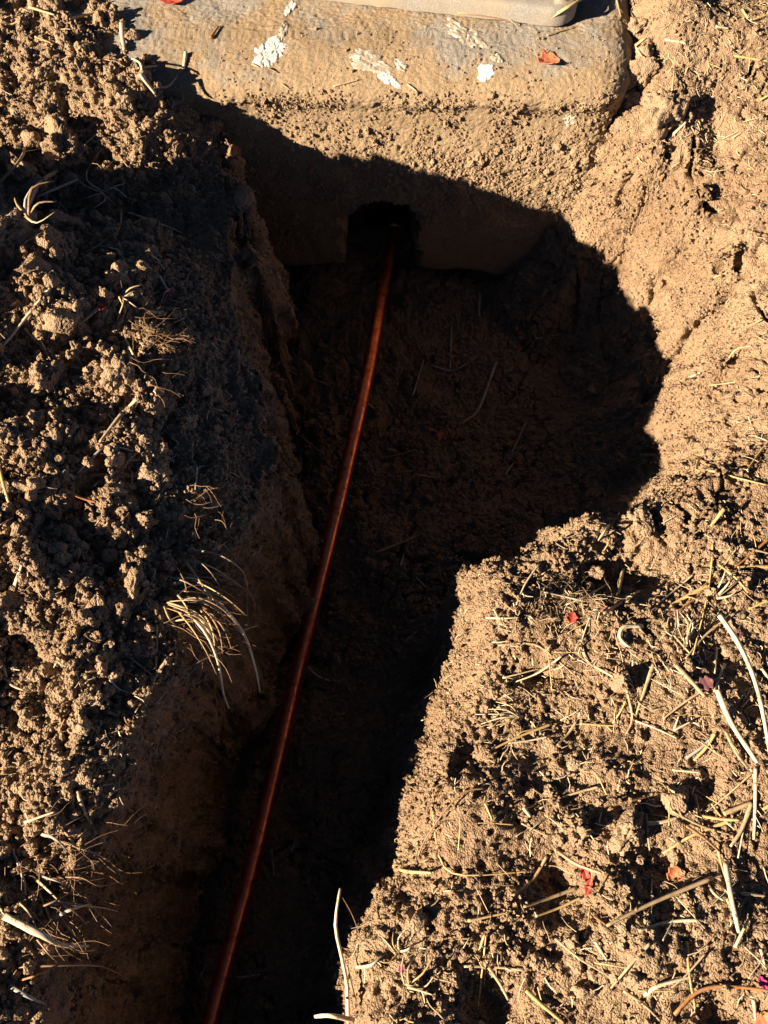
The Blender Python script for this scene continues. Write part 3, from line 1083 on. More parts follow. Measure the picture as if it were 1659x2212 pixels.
LB_heap = 'heap'
LB_bank = 'bank'
named = [
    (322, 1030, 36, 'large smooth-faced grey clod on the shaded slope, tallest of its cluster'),
    (250, 1060, 24, 'angular dark clod just beside the large smooth-faced grey clod'),
    (284, 1092, 20, 'rounded pale clod below the large smooth-faced grey clod'),
    (265, 810, 40, 'knobbly sunlit clod under the matted roots on the heap crest'),
    (95, 820, 44, 'big sunlit clod with a rounded top, by the long white stalk end'),
    (75, 585, 40, 'sunlit lumpy clod nearest the shaded hollow on the heap'),
    (245, 1215, 26, 'sunlit clod close above the pale forked twig at the trench lip'),
    (262, 1320, 20, 'little sunlit clod alone in the shade near the bent root blades'),
    (1380, 1135, 30, 'dark upright clod beside the shaded hollow on the straw bank'),
    (1345, 1480, 34, 'smooth round clod ringed by the curled straw'),
    (1450, 1725, 30, 'round brown clod casting a long shadow by the trodden patch'),
    (1350, 1790, 40, 'wide crumbled clod above the small red leaf on the bank'),
    (1240, 1790, 34, 'lumpy clod beside the deep dark hole in the straw bank'),
    (1440, 250, 40, 'broken clod packed against the rounded end of the slab'),
    (1392, 118, 26, 'clod filling the joint at the slab end nearest the leaf'),
    (1384, 165, 30, 'broad clod pressed against the rounded end of the slab'),
    (1375, 60, 24, 'clod filling the joint at the slab end beside the paver'),
    (1355, 218, 20, 'small clod wedged under the lip of the slab corner'),
    (1240, 1650, 18, 'knobby clod at the edge of the pitted trench shoulder'),
    (905, 1990, 26, 'clod beside a dark pocket at the near end of the straw bank'),
]
for a in named: clod(*a)
rc = random.Random(5)
n = 0
while n < 120:
    px, py = rc.uniform(0, 330), rc.uniform(250, 1720)
    lim = np.interp(py, [250, 500, 800, 1200, 1450, 1720], [120, 260, 300, 330, 290, 160])
    if px > lim: continue
    if mnoise.noise(Vector((px * .012, py * .012, 4))) < -.25: continue
    clod(px, py, 6 + 18 * rc.random() ** 2.6 + (rc.uniform(14, 36) if rc.random() < .22 else 0), LB_heap)
    n += 1
n = 0
while n < 26:
    py = rc.uniform(0, 170)
    clod(rc.uniform(40, 265 + .55 * py), py, 7 + 14 * rc.random() ** 2, 'heap')
    n += 1
n = 0
while n < 90:
    px, py = rc.uniform(840, 1659), rc.uniform(1150, 2212)
    if px < np.interp(py, [1150, 1240, 1500, 1800, 2212], [1280, 1080, 1060, 970, 830]): continue
    if mnoise.noise(Vector((px * .008, py * .008, 9))) < -.05: continue
    clod(px, py, 5 + 15 * rc.random() ** 2.4, LB_bank)
    n += 1

n = 0
while n < 46:
    px, py = rc.uniform(640, 1390), rc.uniform(640, 1500)
    c_ = S(px, py)
    if c_.z > FLOOR + .09 or (px < 860 and py > 1250): continue
    clod(px, py, 4 + 12 * rc.random() ** 2.5, 'pit')
    n += 1

bpy.context.view_layer.update()
dg = bpy.context.evaluated_depsgraph_get()     # straw lies on the clods too
dg.update()
crumb_object()

# ------------------------------------------------------------------ straw, blades and roots drawn one by one
# kind  width  points...   (o = hangs over the trench: second number is the drop in metres at its tip)
G_heap = 'dry stalks on the spoil heap'
G_bank = 'dry straw stalks on the straw bank'
G_slab = 'dry bits on the slab'
G_pit = 'dry bits in the trench'
G_root = 'root blades hanging over the trench'


def stalk(k, wpx, pts, label, group, drop=None, name='straw_stalk', cat='straw', tip=.6, flat=.75, lift=.004, ztop=None):
    if label in NEAR:
        label = straw_label(label, k, wpx, pts, 'root blade' if cat == 'root' else 'stalk')
    if drop is None:
        q = [S(x_, y_, lift) for x_, y_ in pts]
        # a stiff stalk bridges hollows: ends rest, middle never dives below the chord
        if len(q) == 2:
            m = S((pts[0][0] + pts[1][0]) / 2, (pts[0][1] + pts[1][1]) / 2, lift)
            zc = (q[0].z + q[1].z) / 2
            if m.z > zc + .004:
                q[0].z += (m.z - zc); q[1].z += (m.z - zc)
        else:
            for i in range(1, len(q) - 1):
                zc = (q[i - 1].z + q[i + 1].z) / 2
                if q[i].z < zc - .01:
                    d = ray(*pts[i]); t = (CAM_H - (zc - .004)) / -d.z
                    q[i] = CAMP + d * t
    else:
        z0 = S(*pts[0]).z + lift if ztop is None else ztop
        L = [0]
        for a, b in zip(pts, pts[1:]): L.append(L[-1] + math.dist(a, b))
        q = []
        for (x_, y_), l in zip(pts, L):
            s = l / L[-1]
            zz = z0 + .025 * math.sin(s * math.pi) * .8 - drop * s ** 1.6
            q.append(P(x_, y_, max(zz, S(x_, y_).z + .005)))
    dist = (q[0] - CAMP).length
    r = wpx / FPX * dist / 2
    line = smooth_line(q, 12)
    v, f = tube_geo(line, r * .9, 9, flat, random.random() * 50, tip, nodes=(k in 'wyt' and wpx > 7), ridge=.22)
    o = link_mesh(name, v, f, M_straw[k])
    tag(o, label, cat, group)
    return o


L_heap = 'heap'
L_bank = 'bank'
L_slab = 'slab'
L_topr = 'topr'
L_pit = 'pit'

heap = [
    ('b', 5, [(252, 288), (220, 325), (182, 375), (150, 425)], 'thin brown twig standing slanted in the shaded hollow of the heap'),
    ('g', 7, [(170, 392), (80, 430)], 'straight greyish stalk in the shaded hollow of the heap'),
    ('t', 9, [(125, 372), (85, 400), (60, 445), (30, 485)], 'thick tan curved stem on the shaded far slope of the heap'),
    ('t', 7, [(55, 325), (45, 350), (0, 400)], None), ('t', 5, [(392, 290), (460, 308)], 'short tan straw near the slab on the shaded wall top'),
    ('b', 3, [(260, 345), (320, 425)], None), ('w', 5, [(277, 462), (335, 482), (395, 507)], None), ('b', 4, [(262, 450), (260, 495), (225, 520), (192, 548)], 'kinked brown twig on the shaded slope of the heap'),
    ('w', 5, [(220, 535), (290, 552)], None), ('g', 6, [(110, 425), (150, 462)], None), ('y', 7, [(150, 45), (185, 32), (220, 27)], 'yellow straw on the sunlit top of the far bank'),
    ('w', 10, [(265, 55), (266, 80), (270, 112)], 'short broad pale stalk standing by the buried slab end'), ('w', 9, [(305, 165), (337, 207)], 'short broad white blade at the edge of the shade by the slab'),
    ('t', 6, [(337, 192), (362, 187), (385, 167)], None), ('t', 5, [(300, 152), (340, 147)], None), ('w', 8, [(402, 117), (397, 155)], 'upright pale sprig where heap meets slab edge'), ('w', 5, [(285, 130), (303, 140), (308, 155)], None),
    ('t', 6, [(65, 20), (120, 37)], None), ('y', 4, [(80, 90), (120, 105)], None), ('t', 4, [(20, 60), (60, 45)], None), ('y', 4, [(190, 100), (200, 130)], None),
    ('w', 8, [(122, 613), (65, 682), (2, 758)], 'long straight white stalk across the sunlit heap, longest and whitest there'),
    ('t', 8, [(275, 590), (245, 625), (220, 658)], 'slanted tan stalk end with bright tip at the heap crest'),
    ('t', 9, [(215, 670), (165, 708), (100, 745)], 'frayed tan stem with a red bud at its end'),
    ('y', 5, [(268, 640), (272, 675), (257, 710)], 'curved yellow blade in the tuft on the heap crest'), ('t', 5, [(55, 713), (85, 745), (110, 778)], None), ('y', 5, [(75, 720), (95, 750), (105, 780)], None),
    ('w', 9, [(300, 863), (278, 885), (257, 903)], 'short thick pale stalk at the shade edge, peeled at its end'),
    ('t', 10, [(272, 908), (225, 968)], 'thick shredded tan stem with a node, slanting on the heap'), ('g', 6, [(225, 968), (170, 1025)], None), ('t', 4, [(225, 968), (250, 960), (270, 962)], None),
    ('g', 6, [(345, 600), (365, 633)], None), ('b', 5, [(410, 595), (400, 610), (392, 628)], None), ('g', 5, [(325, 553), (355, 570), (385, 585)], None),
    ('g', 15, [(297, 678), (357, 679)], 'short grey piece of wood on the shaded trench shoulder'),
    ('b', 4, [(355, 798), (362, 830), (355, 873)], None), ('w', 6, [(320, 728), (332, 745), (337, 768)], 'little white peeling blade lit on the heap crest'), ('w', 5, [(272, 735), (290, 770), (307, 803)], None),
    ('g', 5, [(430, 1020), (427, 1068)], None), ('o', 7, [(192, 1030), (250, 1025)], 'short rust-orange stalk beside the large grey clod'), ('o', 7, [(140, 1060), (175, 1075), (210, 1088)], 'rust-orange slanted stalk half buried below the thick shredded stem'),
    ('y', 8, [(0, 1008), (10, 1048), (27, 1105)], 'yellow-white stalk at the outer edge of the sunlit heap'), ('g', 5, [(235, 968), (262, 970), (290, 978)], None), ('w', 4, [(120, 1020), (145, 1025), (165, 1035)], None),
    ('w', 11, [(345, 1266), (380, 1263), (400, 1258), (408, 1256)], 'thick white stub end sticking out above the root blades'),
    ('w', 6, [(245, 1391), (290, 1428), (332, 1461)], 'straight pale straw meeting the forked twig at the trench lip'),
    ('t', 8, [(367, 1421), (335, 1466), (320, 1501), (282, 1533)], 'forked knotty twig bent over the trench lip'), ('t', 7, [(340, 1351), (340, 1400), (338, 1446)], None),
    ('b', 4, [(260, 1451), (285, 1458), (302, 1475)], None), ('g', 5, [(240, 1470), (260, 1490), (300, 1502)], None), ('t', 7, [(235, 1540), (260, 1548)], None), ('b', 4, [(270, 1546), (280, 1566), (320, 1583)], None),
    ('g', 4, [(230, 1481), (232, 1506), (175, 1541)], None), ('w', 8, [(35, 1266), (50, 1223)], 'short white stalk standing in the sunlit heap'), ('t', 6, [(235, 1131), (215, 1152), (195, 1161)], 'pointed dry husk at the heap edge above the root blades'),
    ('t', 6, [(10, 1440), (25, 1478), (55, 1493)], None), ('t', 4, [(165, 1450), (180, 1496)], None), ('b', 5, [(375, 1506), (400, 1484), (440, 1486)], 'brown crooked root lying along the trench wall top'),
    ('t', 6, [(135, 1754), (150, 1804), (185, 1864)], 'brown-tipped blade bent down at the near end of the heap'),
    ('t', 8, [(170, 1709), (185, 1754), (200, 1781)], None), ('w', 4, [(175, 1709), (245, 1694), (250, 1709), (295, 1689)], 'pale branching twig along the near edge of the heap'),
    ('b', 4, [(218, 1774), (240, 1814), (260, 1854)], None), ('b', 4, [(230, 1779), (272, 1834)], None), ('g', 5, [(30, 1834), (50, 1899), (58, 1934)], None), ('y', 6, [(0, 1955), (20, 1985)], None), ('w', 5, [(70, 1780), (135, 1757)], None),
]
for k, w_, pts_, lb in heap:
    stalk(k, w_, pts_, lb or L_heap, G_heap)

# root blades that hang free over the trench (kind, width, points, drop)
L_rootb = 'heap'
hang = [
    ('w', 9, [(380, 1296), (440, 1361), (470, 1426), (482, 1496), (495, 1531)], .10, 'broadest pale root blade, drooping longest over the trench'),
    ('w', 8, [(430, 1271), (480, 1311), (525, 1366), (550, 1436), (562, 1496)], .10, 'pale blade reaching farthest out towards the copper pipe'),
    ('t', 6, [(400, 1211), (435, 1261), (475, 1316), (495, 1371)], .06, None), ('t', 6, [(375, 1291), (450, 1306), (525, 1371)], .07, None),
    ('t', 5, [(410, 1186), (480, 1201), (525, 1236), (532, 1266)], .05, None), ('b', 5, [(465, 1261), (530, 1273), (550, 1306), (545, 1346)], .06, None),
    ('t', 5, [(483, 1261), (530, 1251), (533, 1290), (535, 1336)], .07, None), ('g', 6, [(400, 1461), (440, 1428), (480, 1396)], -.02, 'greyish straight blade crossing behind the drooping root blades'),
    ('w', 4, [(490, 1371), (525, 1362), (556, 1351)], .02, None), ('b', 5, [(500, 1401), (530, 1431), (550, 1496)], .10, 'brown thin blade drooping beside the pale root blades'), ('b', 3, [(545, 1380), (565, 1400), (570, 1408)], .03, None),
    ('t', 6, [(355, 1310), (365, 1335), (378, 1350)], .01, None), ('b', 3, [(445, 1124), (480, 1126), (500, 1161), (540, 1174)], .05, None), ('b', 3, [(500, 1136), (525, 1136), (545, 1166)], .04, None),
    ('b', 4, [(470, 1075), (510, 1080), (542, 1096)], .03, 'brown root poking from the trench wall over the pit'),
    ('t', 5, [(75, 1799), (150, 1824), (215, 1849), (250, 1874), (264, 1906)], .06, 'arched pale blade at the near heap end, ending in a hooked tip'),
    ('b', 4, [(120, 1896), (175, 1896), (215, 1914), (260, 1904)], .02, 'wavy brown root under the arched pale blade'),
    ('t', 5, [(100, 1944), (160, 1954), (220, 1961), (255, 1969)], .05, None), ('g', 5, [(215, 1974), (175, 1999), (125, 2019)], .0, None),
    ('w', 13, [(10, 1979), (90, 2019), (135, 2041), (192, 2044)], .05, 'thickest pale stalk at the near heap end with a bright split base'),
    ('t', 5, [(82, 1924), (105, 1979), (125, 2029)], .04, None), ('b', 4, [(37, 2089), (110, 2086), (175, 2084), (225, 2089), (265, 2109)], .06, None), ('o', 4, [(40, 2119), (75, 2108), (110, 2094)], .01, None),
    ('g', 8, [(20, 2129), (60, 2152), (100, 2171)], .05, 'greyish blade lowest at the near end of the heap'), ('t', 4, [(80, 2030), (105, 2060), (125, 2082)], .03, None), ('b', 3, [(60, 1960), (110, 2020), (150, 2060), (200, 2085)], .05, None),
]
rh = random.Random(21)
for i in range(34):
    a0 = rh.uniform(350, 430); b0 = rh.uniform(1200, 1355)
    L = rh.uniform(70, 170); an = rh.uniform(-.15, .9); cu = rh.uniform(.15, .75)
    q = [(a0, b0)]
    for j in range(3):
        q.append((q[-1][0] + L / 3 * math.cos(an), q[-1][1] + L / 3 * math.sin(an))); an += cu / 2
    hang.append((rh.choice('wttybb'), rh.uniform(2.6, 6), q, rh.uniform(.0, .09), None))
for i in range(12):
    a0 = rh.uniform(40, 170); b0 = rh.uniform(1800, 2060)
    L = rh.uniform(60, 140); an = rh.uniform(-.5, .9); cu = rh.uniform(-.3, .7)
    q = [(a0, b0)]
    for j in range(3):
        q.append((q[-1][0] + L / 3 * math.cos(an), q[-1][1] + L / 3 * math.sin(an))); an += cu / 2
    hang.append((rh.choice('wttgb'), rh.uniform(3.5, 6.5), q, rh.uniform(.0, .06), None))
for k, w_, pts_, dr_, lb in hang:
    stalk(k, w_, pts_, lb or L_rootb, G_root, drop=dr_, name='hanging_root', cat='root', tip=.35, flat=.45)

bank = [
    ('t', 8, [(1344, 1231), (1337, 1268), (1329, 1306)], 'short thick stalk standing upright at the edge of the shaded hollow', .0),
    ('t', 7, [(1377, 1283), (1300, 1331)], 'straight tan straw in front of the shaded hollow', 0), ('t', 6, [(1337, 1111), (1312, 1140), (1290, 1171)], 'slanted brown stalk on the crumbly ridge above the pit', 0),
    ('y', 8, [(1559, 1106), (1530, 1143)], None, 0), ('y', 5, [(1537, 1176), (1534, 1231), (1522, 1306), (1492, 1426)], 'long thin golden stalk crossing the thorny straw', 0),
    ('y', 8, [(1530, 1266), (1455, 1306), (1400, 1356)], 'thick golden straw with thorny side, next to the shaded hollow', 0), ('o', 5, [(1659, 1166), (1612, 1206), (1570, 1241)], 'rust-coloured stalk by the picture-edge straw tangle', 0),
    ('t', 6, [(1550, 1191), (1610, 1188), (1659, 1198)], None, 0), ('y', 8, [(1659, 1226), (1620, 1226), (1590, 1228)], None, 0), ('y', 5, [(1659, 1298), (1615, 1318)], None, 0), ('o', 4, [(1540, 1255), (1480, 1310), (1440, 1330)], None, 0),
    ('w', 10, [(1545, 1336), (1580, 1386), (1614, 1456), (1635, 1531), (1655, 1646)], 'longest white stalk on the bank, sweeping down past the trodden patch', .01),
    ('w', 13, [(1540, 1496), (1570, 1566), (1625, 1651)], 'thick white stalk beside the longest white stalk', .01), ('t', 8, [(1565, 1581), (1590, 1630), (1610, 1656)], None, 0), ('t', 6, [(1630, 1456), (1624, 1496), (1598, 1531)], None, 0),
    ('w', 8, [(1642, 1446), (1659, 1468)], None, 0), ('w', 7, [(1545, 1401), (1542, 1456)], None, 0), ('w', 7, [(1562, 1436), (1540, 1496)], None, 0),
    ('t', 10, [(1455, 1436), (1490, 1472), (1520, 1506)], 'stout tan straw slanting across the trodden patch top', 0), ('t', 8, [(1410, 1436), (1392, 1488), (1375, 1541)], None, 0), ('y', 6, [(1392, 1486), (1372, 1546)], None, 0),
    ('t', 7, [(1352, 1491), (1364, 1551), (1352, 1586)], None, 0), ('w', 5, [(1370, 1558), (1415, 1575), (1460, 1596)], None, 0), ('w', 7, [(1255, 1396), (1270, 1431), (1320, 1462), (1370, 1493)], 'long pale stem curving below the curled straw', 0),
    ('w', 4, [(1085, 1466), (1165, 1446)], 'thin pale straw lying across the pitted shoulder', 0), ('t', 6, [(1075, 1396), (1150, 1393), (1200, 1426), (1247, 1466)], 'bowed tan stem along the dry grass patch', 0), ('w', 5, [(1050, 1336), (1085, 1338), (1120, 1336)], None, 0),
    ('w', 4, [(1175, 1281), (1215, 1290), (1260, 1301)], None, 0), ('w', 9, [(1385, 1357), (1345, 1358), (1335, 1378), (1348, 1396), (1362, 1400)], 'broad pale straw curled into a ring', .004), ('t', 6, [(1380, 1360), (1395, 1378), (1405, 1400)], None, 0),
    ('w', 6, [(1450, 1581), (1485, 1563)], 'one arm of the bright white V of straw', .006), ('w', 5, [(1450, 1581), (1460, 1551)], None, .006), ('g', 7, [(1480, 1638), (1510, 1618), (1530, 1598)], 'greyish husk on the bare trodden patch', 0), ('y', 5, [(1320, 1566), (1338, 1540), (1350, 1516)], None, 0),
    ('y', 5, [(934, 1746), (942, 1819), (960, 1874), (1005, 1891), (1095, 1886), (1150, 1881)], 'long thin yellow stem bent in an L near the trench lip', 0),
    ('b', 4, [(1047, 1706), (1000, 1714), (955, 1759), (915, 1820), (900, 1859)], 'thin reddish root arching above the L-bent yellow stem', .01),
    ('y', 7, [(840, 1864), (870, 1881), (930, 1886)], 'short yellow straw jutting over the trench lip', .008), ('t', 7, [(1180, 1849), (1150, 1899), (1107, 1934)], None, 0), ('t', 7, [(1244, 1919), (1185, 1940), (1130, 1959)], None, 0), ('y', 6, [(1254, 1939), (1205, 1962), (1155, 1979)], None, 0),
    ('t', 4, [(1125, 1779), (1185, 1809)], None, 0), ('y', 5, [(1047, 1736), (1062, 1771)], None, 0), ('w', 8, [(1395, 1779), (1425, 1777), (1460, 1767)], 'pale leaf-like blade below the round brown clod', 0),
    ('y', 9, [(1600, 1764), (1495, 1804), (1430, 1844)], 'thick yellow stalk with side shoots on the trodden patch', 0), ('t', 10, [(1560, 1759), (1620, 1734)], None, 0), ('y', 8, [(1659, 1741), (1644, 1749)], None, 0), ('o', 6, [(1480, 1784), (1515, 1808), (1550, 1839)], None, 0),
    ('w', 8, [(1629, 1659), (1628, 1740), (1625, 1814)], 'upright-looking pale stalk at the far edge of the bank straw', 0), ('t', 8, [(1620, 1734), (1600, 1790), (1575, 1829)], None, 0),
    ('w', 11, [(1562, 1864), (1574, 1939), (1590, 2014)], 'segmented white stalk with dark joints', .004), ('w', 7, [(1585, 2046), (1615, 1984)], 'pale stalk touching the foot of the segmented white stalk', 0), ('t', 10, [(1532, 1896), (1405, 1949), (1305, 1999)], 'long thick tan straw beside the round orange leaf', .006),
    ('b', 5, [(1282, 1979), (1305, 1996)], None, 0), ('w', 7, [(1284, 2034), (1309, 2074)], None, 0), ('t', 6, [(1002, 2086), (1075, 2089), (1130, 2096)], None, 0), ('t', 8, [(1055, 2089), (1080, 2125), (1097, 2159)], None, 0),
    ('y', 9, [(1135, 2139), (1175, 2175), (1217, 2209)], 'stout yellow stalk at the nearest end of the bank', 0), ('t', 6, [(1345, 2139), (1390, 2170), (1424, 2204)], None, 0), ('w', 8, [(1390, 2149), (1420, 2129), (1490, 2109)], 'whitish forked stalk near the rust-brown arched stem', 0),
    ('o', 7, [(1450, 2189), (1495, 2144), (1540, 2129), (1600, 2131), (1659, 2139)], 'rust-brown stem arching along the nearest end of the bank', .006), ('w', 7, [(1625, 2159), (1630, 2209)], None, 0), ('y', 5, [(1035, 2054), (1048, 2024), (1030, 2184)], None, 0), ('y', 5, [(1010, 1989), (1095, 1971)], None, 0),
    ('t', 5, [(1430, 1700), (1402, 1701)], None, 0), ('w', 6, [(1440, 1705), (1455, 1712)], None, 0), ('b', 6, [(1360, 1730), (1395, 1722)], None, 0), ('w', 9, [(1130, 1745), (1145, 1765)], None, 0), ('t', 4, [(1150, 1705), (1175, 1722)], None, 0), ('w', 5, [(850, 1950), (870, 1945)], None, 0),
    ('w', 5, [(1450, 1664), (1510, 1670)], None, 0), ('t', 6, [(1520, 1900), (1540, 1930), (1560, 1945)], None, 0), ('w', 5, [(1640, 2050), (1650, 2090)], None, 0), ('t', 6, [(1600, 1930), (1650, 1935)], None, 0), ('b', 5, [(1310, 1890), (1290, 1925)], None, 0),
]
for i in range(34):
    px = random.uniform(1100, 1640); py = random.uniform(1230, 2190)
    if math.dist((px, py), (1430, 1640)) < 90: continue
    L = random.uniform(60, 150); a = random.uniform(0, math.pi)
    dx, dy = math.cos(a) * L / 2, math.sin(a) * L / 2
    bw = random.uniform(-.12, .12)
    bank.append((random.choice('yytwt'), random.uniform(3.5, 7), [(px - dx, py - dy), (px - dy * bw, py + dx * bw), (px + dx, py + dy)], None, .001))
for k, w_, pts_, lb, lf in bank:
    stalk(k, w_, pts_, lb or L_bank, G_bank, lift=.004 + lf)

# stalks that jut over the near trench lip of the straw bank
stalk('w', 9, [(752, 2209), (750, 2129), (740, 2074), (725, 1999), (735, 1919)], 'tall pale stalk standing free against the dark trench', G_bank, drop=-.05, ztop=-.06, tip=.6)
stalk('w', 9, [(765, 2204), (715, 2194), (680, 2196)], 'pale stalk lying flat, poking into the dark trench at the nearest end', G_bank, drop=.0, ztop=-.03)
stalk('b', 3, [(790, 2060), (780, 2030), (762, 1979), (740, 1939)], 'thin zigzag root beside the tall pale stalk', G_bank, drop=.03, ztop=-.05)
stalk('t', 6, [(768, 2160), (762, 2140), (750, 2085)], L_bank, G_bank, drop=-.01, ztop=-.05)
stalk('w', 6, [(770, 2089), (800, 2085), (825, 2065)], L_bank, G_bank, drop=-.02, ztop=-.03)

slab_bits = [
    ('o', 6, [(455, 85), (472, 60)], 'short rusty-brown chip of straw on the slab', 0), ('y', 8, [(1180, 59), (1228, 30), (1285, -3)], 'golden stalk leaning on the rounded corner of the paver', .012),
    ('b', 4, [(855, 19), (910, 26), (965, 33), (1030, 38), (1125, 55)], 'thin root lying along the joint under the paver edge', .002), ('y', 4, [(960, 32), (1000, 34), (1040, 40)], None, .002),
    ('y', 5, [(545, 142), (556, 146)], None, 0), ('t', 4, [(720, 190), (775, 175)], None, 0), ('w', 4, [(880, 185), (900, 200)], None, 0), ('b', 4, [(580, 150), (600, 160)], None, 0), ('t', 4, [(610, 185), (625, 195)], None, 0),
    ('t', 3, [(1100, 45), (1118, 60)], None, 0), ('t', 3, [(1180, 80), (1240, 60)], None, 0),
]
for k, w_, pts_, lb, lf in slab_bits:
    stalk(k, w_, pts_, lb or L_slab, G_slab, lift=.003 + lf)
topr = [
    ('y', 5, [(1585, 125), (1659, 137)], None), ('y', 4, [(1602, 25), (1620, 47), (1659, 35)], None), ('y', 5, [(1640, 220), (1659, 210)], None), ('t', 4, [(1330, 0), (1340, 40)], None), ('w', 7, [(1442, 305), (1480, 268)], 'pale straw chip by the broken clod past the slab corner'),
    ('y', 6, [(1365, 108), (1390, 88)], None), ('w', 5, [(1367, 110), (1382, 135)], None), ('w', 6, [(1545, 62), (1572, 66)], 'tiny white chip on the bare soil past the slab corner'), ('w', 4, [(1435, 90), (1480, 98)], None), ('t', 4, [(1450, 200), (1455, 155)], None),
    ('y', 4, [(1540, 602), (1575, 590)], None), ('w', 5, [(1470, 825), (1510, 808)], 'pale chip lying on the rim of the rounded pit'), ('t', 4, [(1570, 780), (1590, 755), (1620, 750)], None), ('t', 4, [(1530, 835), (1580, 826), (1640, 815)], None),
    ('y', 6, [(1510, 990), (1505, 1015), (1535, 1020), (1590, 1035), (1659, 1052)], 'long wavy golden root across the rim of the rounded pit'), ('y', 7, [(1659, 955), (1635, 985), (1612, 1018)], None), ('t', 5, [(1418, 818), (1412, 845)], None), ('t', 4, [(1610, 715), (1640, 700)], None),
]
for k, w_, pts_, lb in topr:
    stalk(k, w_, pts_, lb or L_topr, 'straws on the bare soil by the pit')
pit = [
    ('t', 5, [(625, 805), (675, 820), (725, 840)], None), ('b', 5, [(650, 943), (700, 985)], None), ('g', 5, [(795, 880), (820, 903)], None), ('t', 5, [(765, 1043), (820, 1058)], None), ('g', 5, [(665, 1441), (700, 1468), (777, 1478)], 'pale thin straw on the trench floor beside the pipe, near its middle'),
    ('b', 2, [(720, 1480), (820, 1560)], None), ('g', 6, [(1072, 783), (1050, 845), (1030, 890), (995, 917)], 'longest curved straw lying in the rounded pit'), ('g', 6, [(1037, 635), (1034, 685)], 'short upright-looking straw at the back of the pit'), ('g', 5, [(953, 653), (958, 690)], None),
    ('g', 4, [(985, 680), (993, 715)], None), ('g', 4, [(890, 870), (915, 790)], None), ('g', 4, [(975, 710), (972, 800)], None), ('b', 4, [(830, 735), (895, 815)], None), ('g', 4, [(930, 790), (980, 800), (1030, 770)], None),
    ('t', 5, [(1135, 915), (1105, 980)], None), ('g', 5, [(1090, 1028), (1110, 1000)], None), ('b', 4, [(830, 990), (890, 975), (930, 945)], None), ('b', 4, [(830, 1025), (920, 1015), (1030, 995)], None), ('t', 5, [(900, 1030), (940, 1035)], None), ('t', 5, [(810, 1200), (895, 1165)], 'pale double straw on the floor where trench meets pit'),
    ('g', 4, [(970, 1240), (1003, 1198)], None), ('g', 4, [(895, 1245), (920, 1270)], None), ('g', 4, [(865, 1230), (872, 1205)], None), ('g', 4, [(870, 1390), (900, 1365)], None), ('g', 5, [(510, 2112), (562, 2104)], None), ('g', 5, [(587, 1834), (592, 1890)], None), ('g', 4, [(427, 2120), (445, 2084)], None),
    ('t', 4, [(1270, 770), (1310, 790)], None), ('g', 4, [(1155, 738), (1210, 728)], None), ('t', 5, [(1275, 785), (1310, 803)], None), ('g', 4, [(650, 2060), (670, 2045)], None), ('g', 4, [(630, 1840), (640, 1810)], None),
]
for k, w_, pts_, lb in pit:
    stalk(k, w_, pts_, lb or L_pit, G_pit, lift=.003)


# ---- fans of stubble: things of their own, blades as parts
def fan(px, py, lens, angs, k, wpx, label, rise=.01, name='stubble_tuft'):
    c = S(px, py, .0)
    e = bpy.data.objects.new(name, None)
    e.location = c
    col.objects.link(e)
    tag(e, label, 'dry tuft', 'tufts of stubble and roots')
    for a, L in zip(angs, lens):
        L = L / FPX * (c - CAMP).length
        r = wpx / FPX * (c - CAMP).length / 2
        d = Vector((math.cos(a), -math.sin(a), 0)) * L
        pts_ = [Vector((random.uniform(-.003, .003), random.uniform(-.003, .003), .003)), d * .5 + Vector((-d.y, d.x, 0)) * random.uniform(-.28, .28) + Vector((0, 0, rise * random.uniform(.5, 1.5))), d + Vector((0, 0, rise * random.uniform(.4, 1.6)))]
        v, f = tube_geo(smooth_line(pts_, 6), r, 5, .5, random.random() * 9, .4)
        link_mesh('blade', v, f, M_straw[random.choice(k)], e)


fan(1125, 1552, [75, 85, 60, 95, 70, 55, 60, 50], [math.pi + q for q in (-.28, -.16, -.06, .06, .2, .36, .55, -.4)], 'wwy', 4, 'fan of white and yellow blades on the pitted shoulder', .012)
fan(1478, 1390, [60, 55, 62, 50, 58, 45, 52], [-1.57 + q for q in (-.35, -.2, -.08, .05, .16, .3, .42)], 'wwt', 4.5, 'upright stubble fan beside the thorny golden straw', .02)
fan(1545, 1290, [55, 60, 45, 50], [-.9, -.6, -.3, -1.2], 'wt', 5, 'pale stubble at the head of the longest white stalk', .014)
fan(262, 650, [40, 55, 45, 50, 35, 60], [.2, .7, 1.1, -.4, -.1, 1.5], 'wyt', 5, 'frayed yellow tuft on the crest of the heap', .018)
fan(225, 420, [60, 55, 45, 50, 40, 55, 35], [-2.6, -2.2, -.5, .3, 2.4, 1.7, .9], 'gg', 4, 'greyish tuft in the shaded hollow of the heap', .012)
fan(60, 470, [80, 60, 70, 45, 55], [-.9, -.5, .3, -2.2, -1.4], 'tbg', 6, 'coarse dark tuft at the outer edge of the heap', .018)
fan(860, 2060, [45, 40, 50, 38, 42], [-2.4, -1.8, -1.2, -.6, 2.9], 'yw', 4, 'small yellow tuft above the trench lip at the near end', .015)
fan(880, 2130, [60, 70, 50, 55, 45], [-1.2, -.8, -.4, -1.7, .2], 'yt', 5, 'tan tuft at the nearest corner of the straw bank', .02)


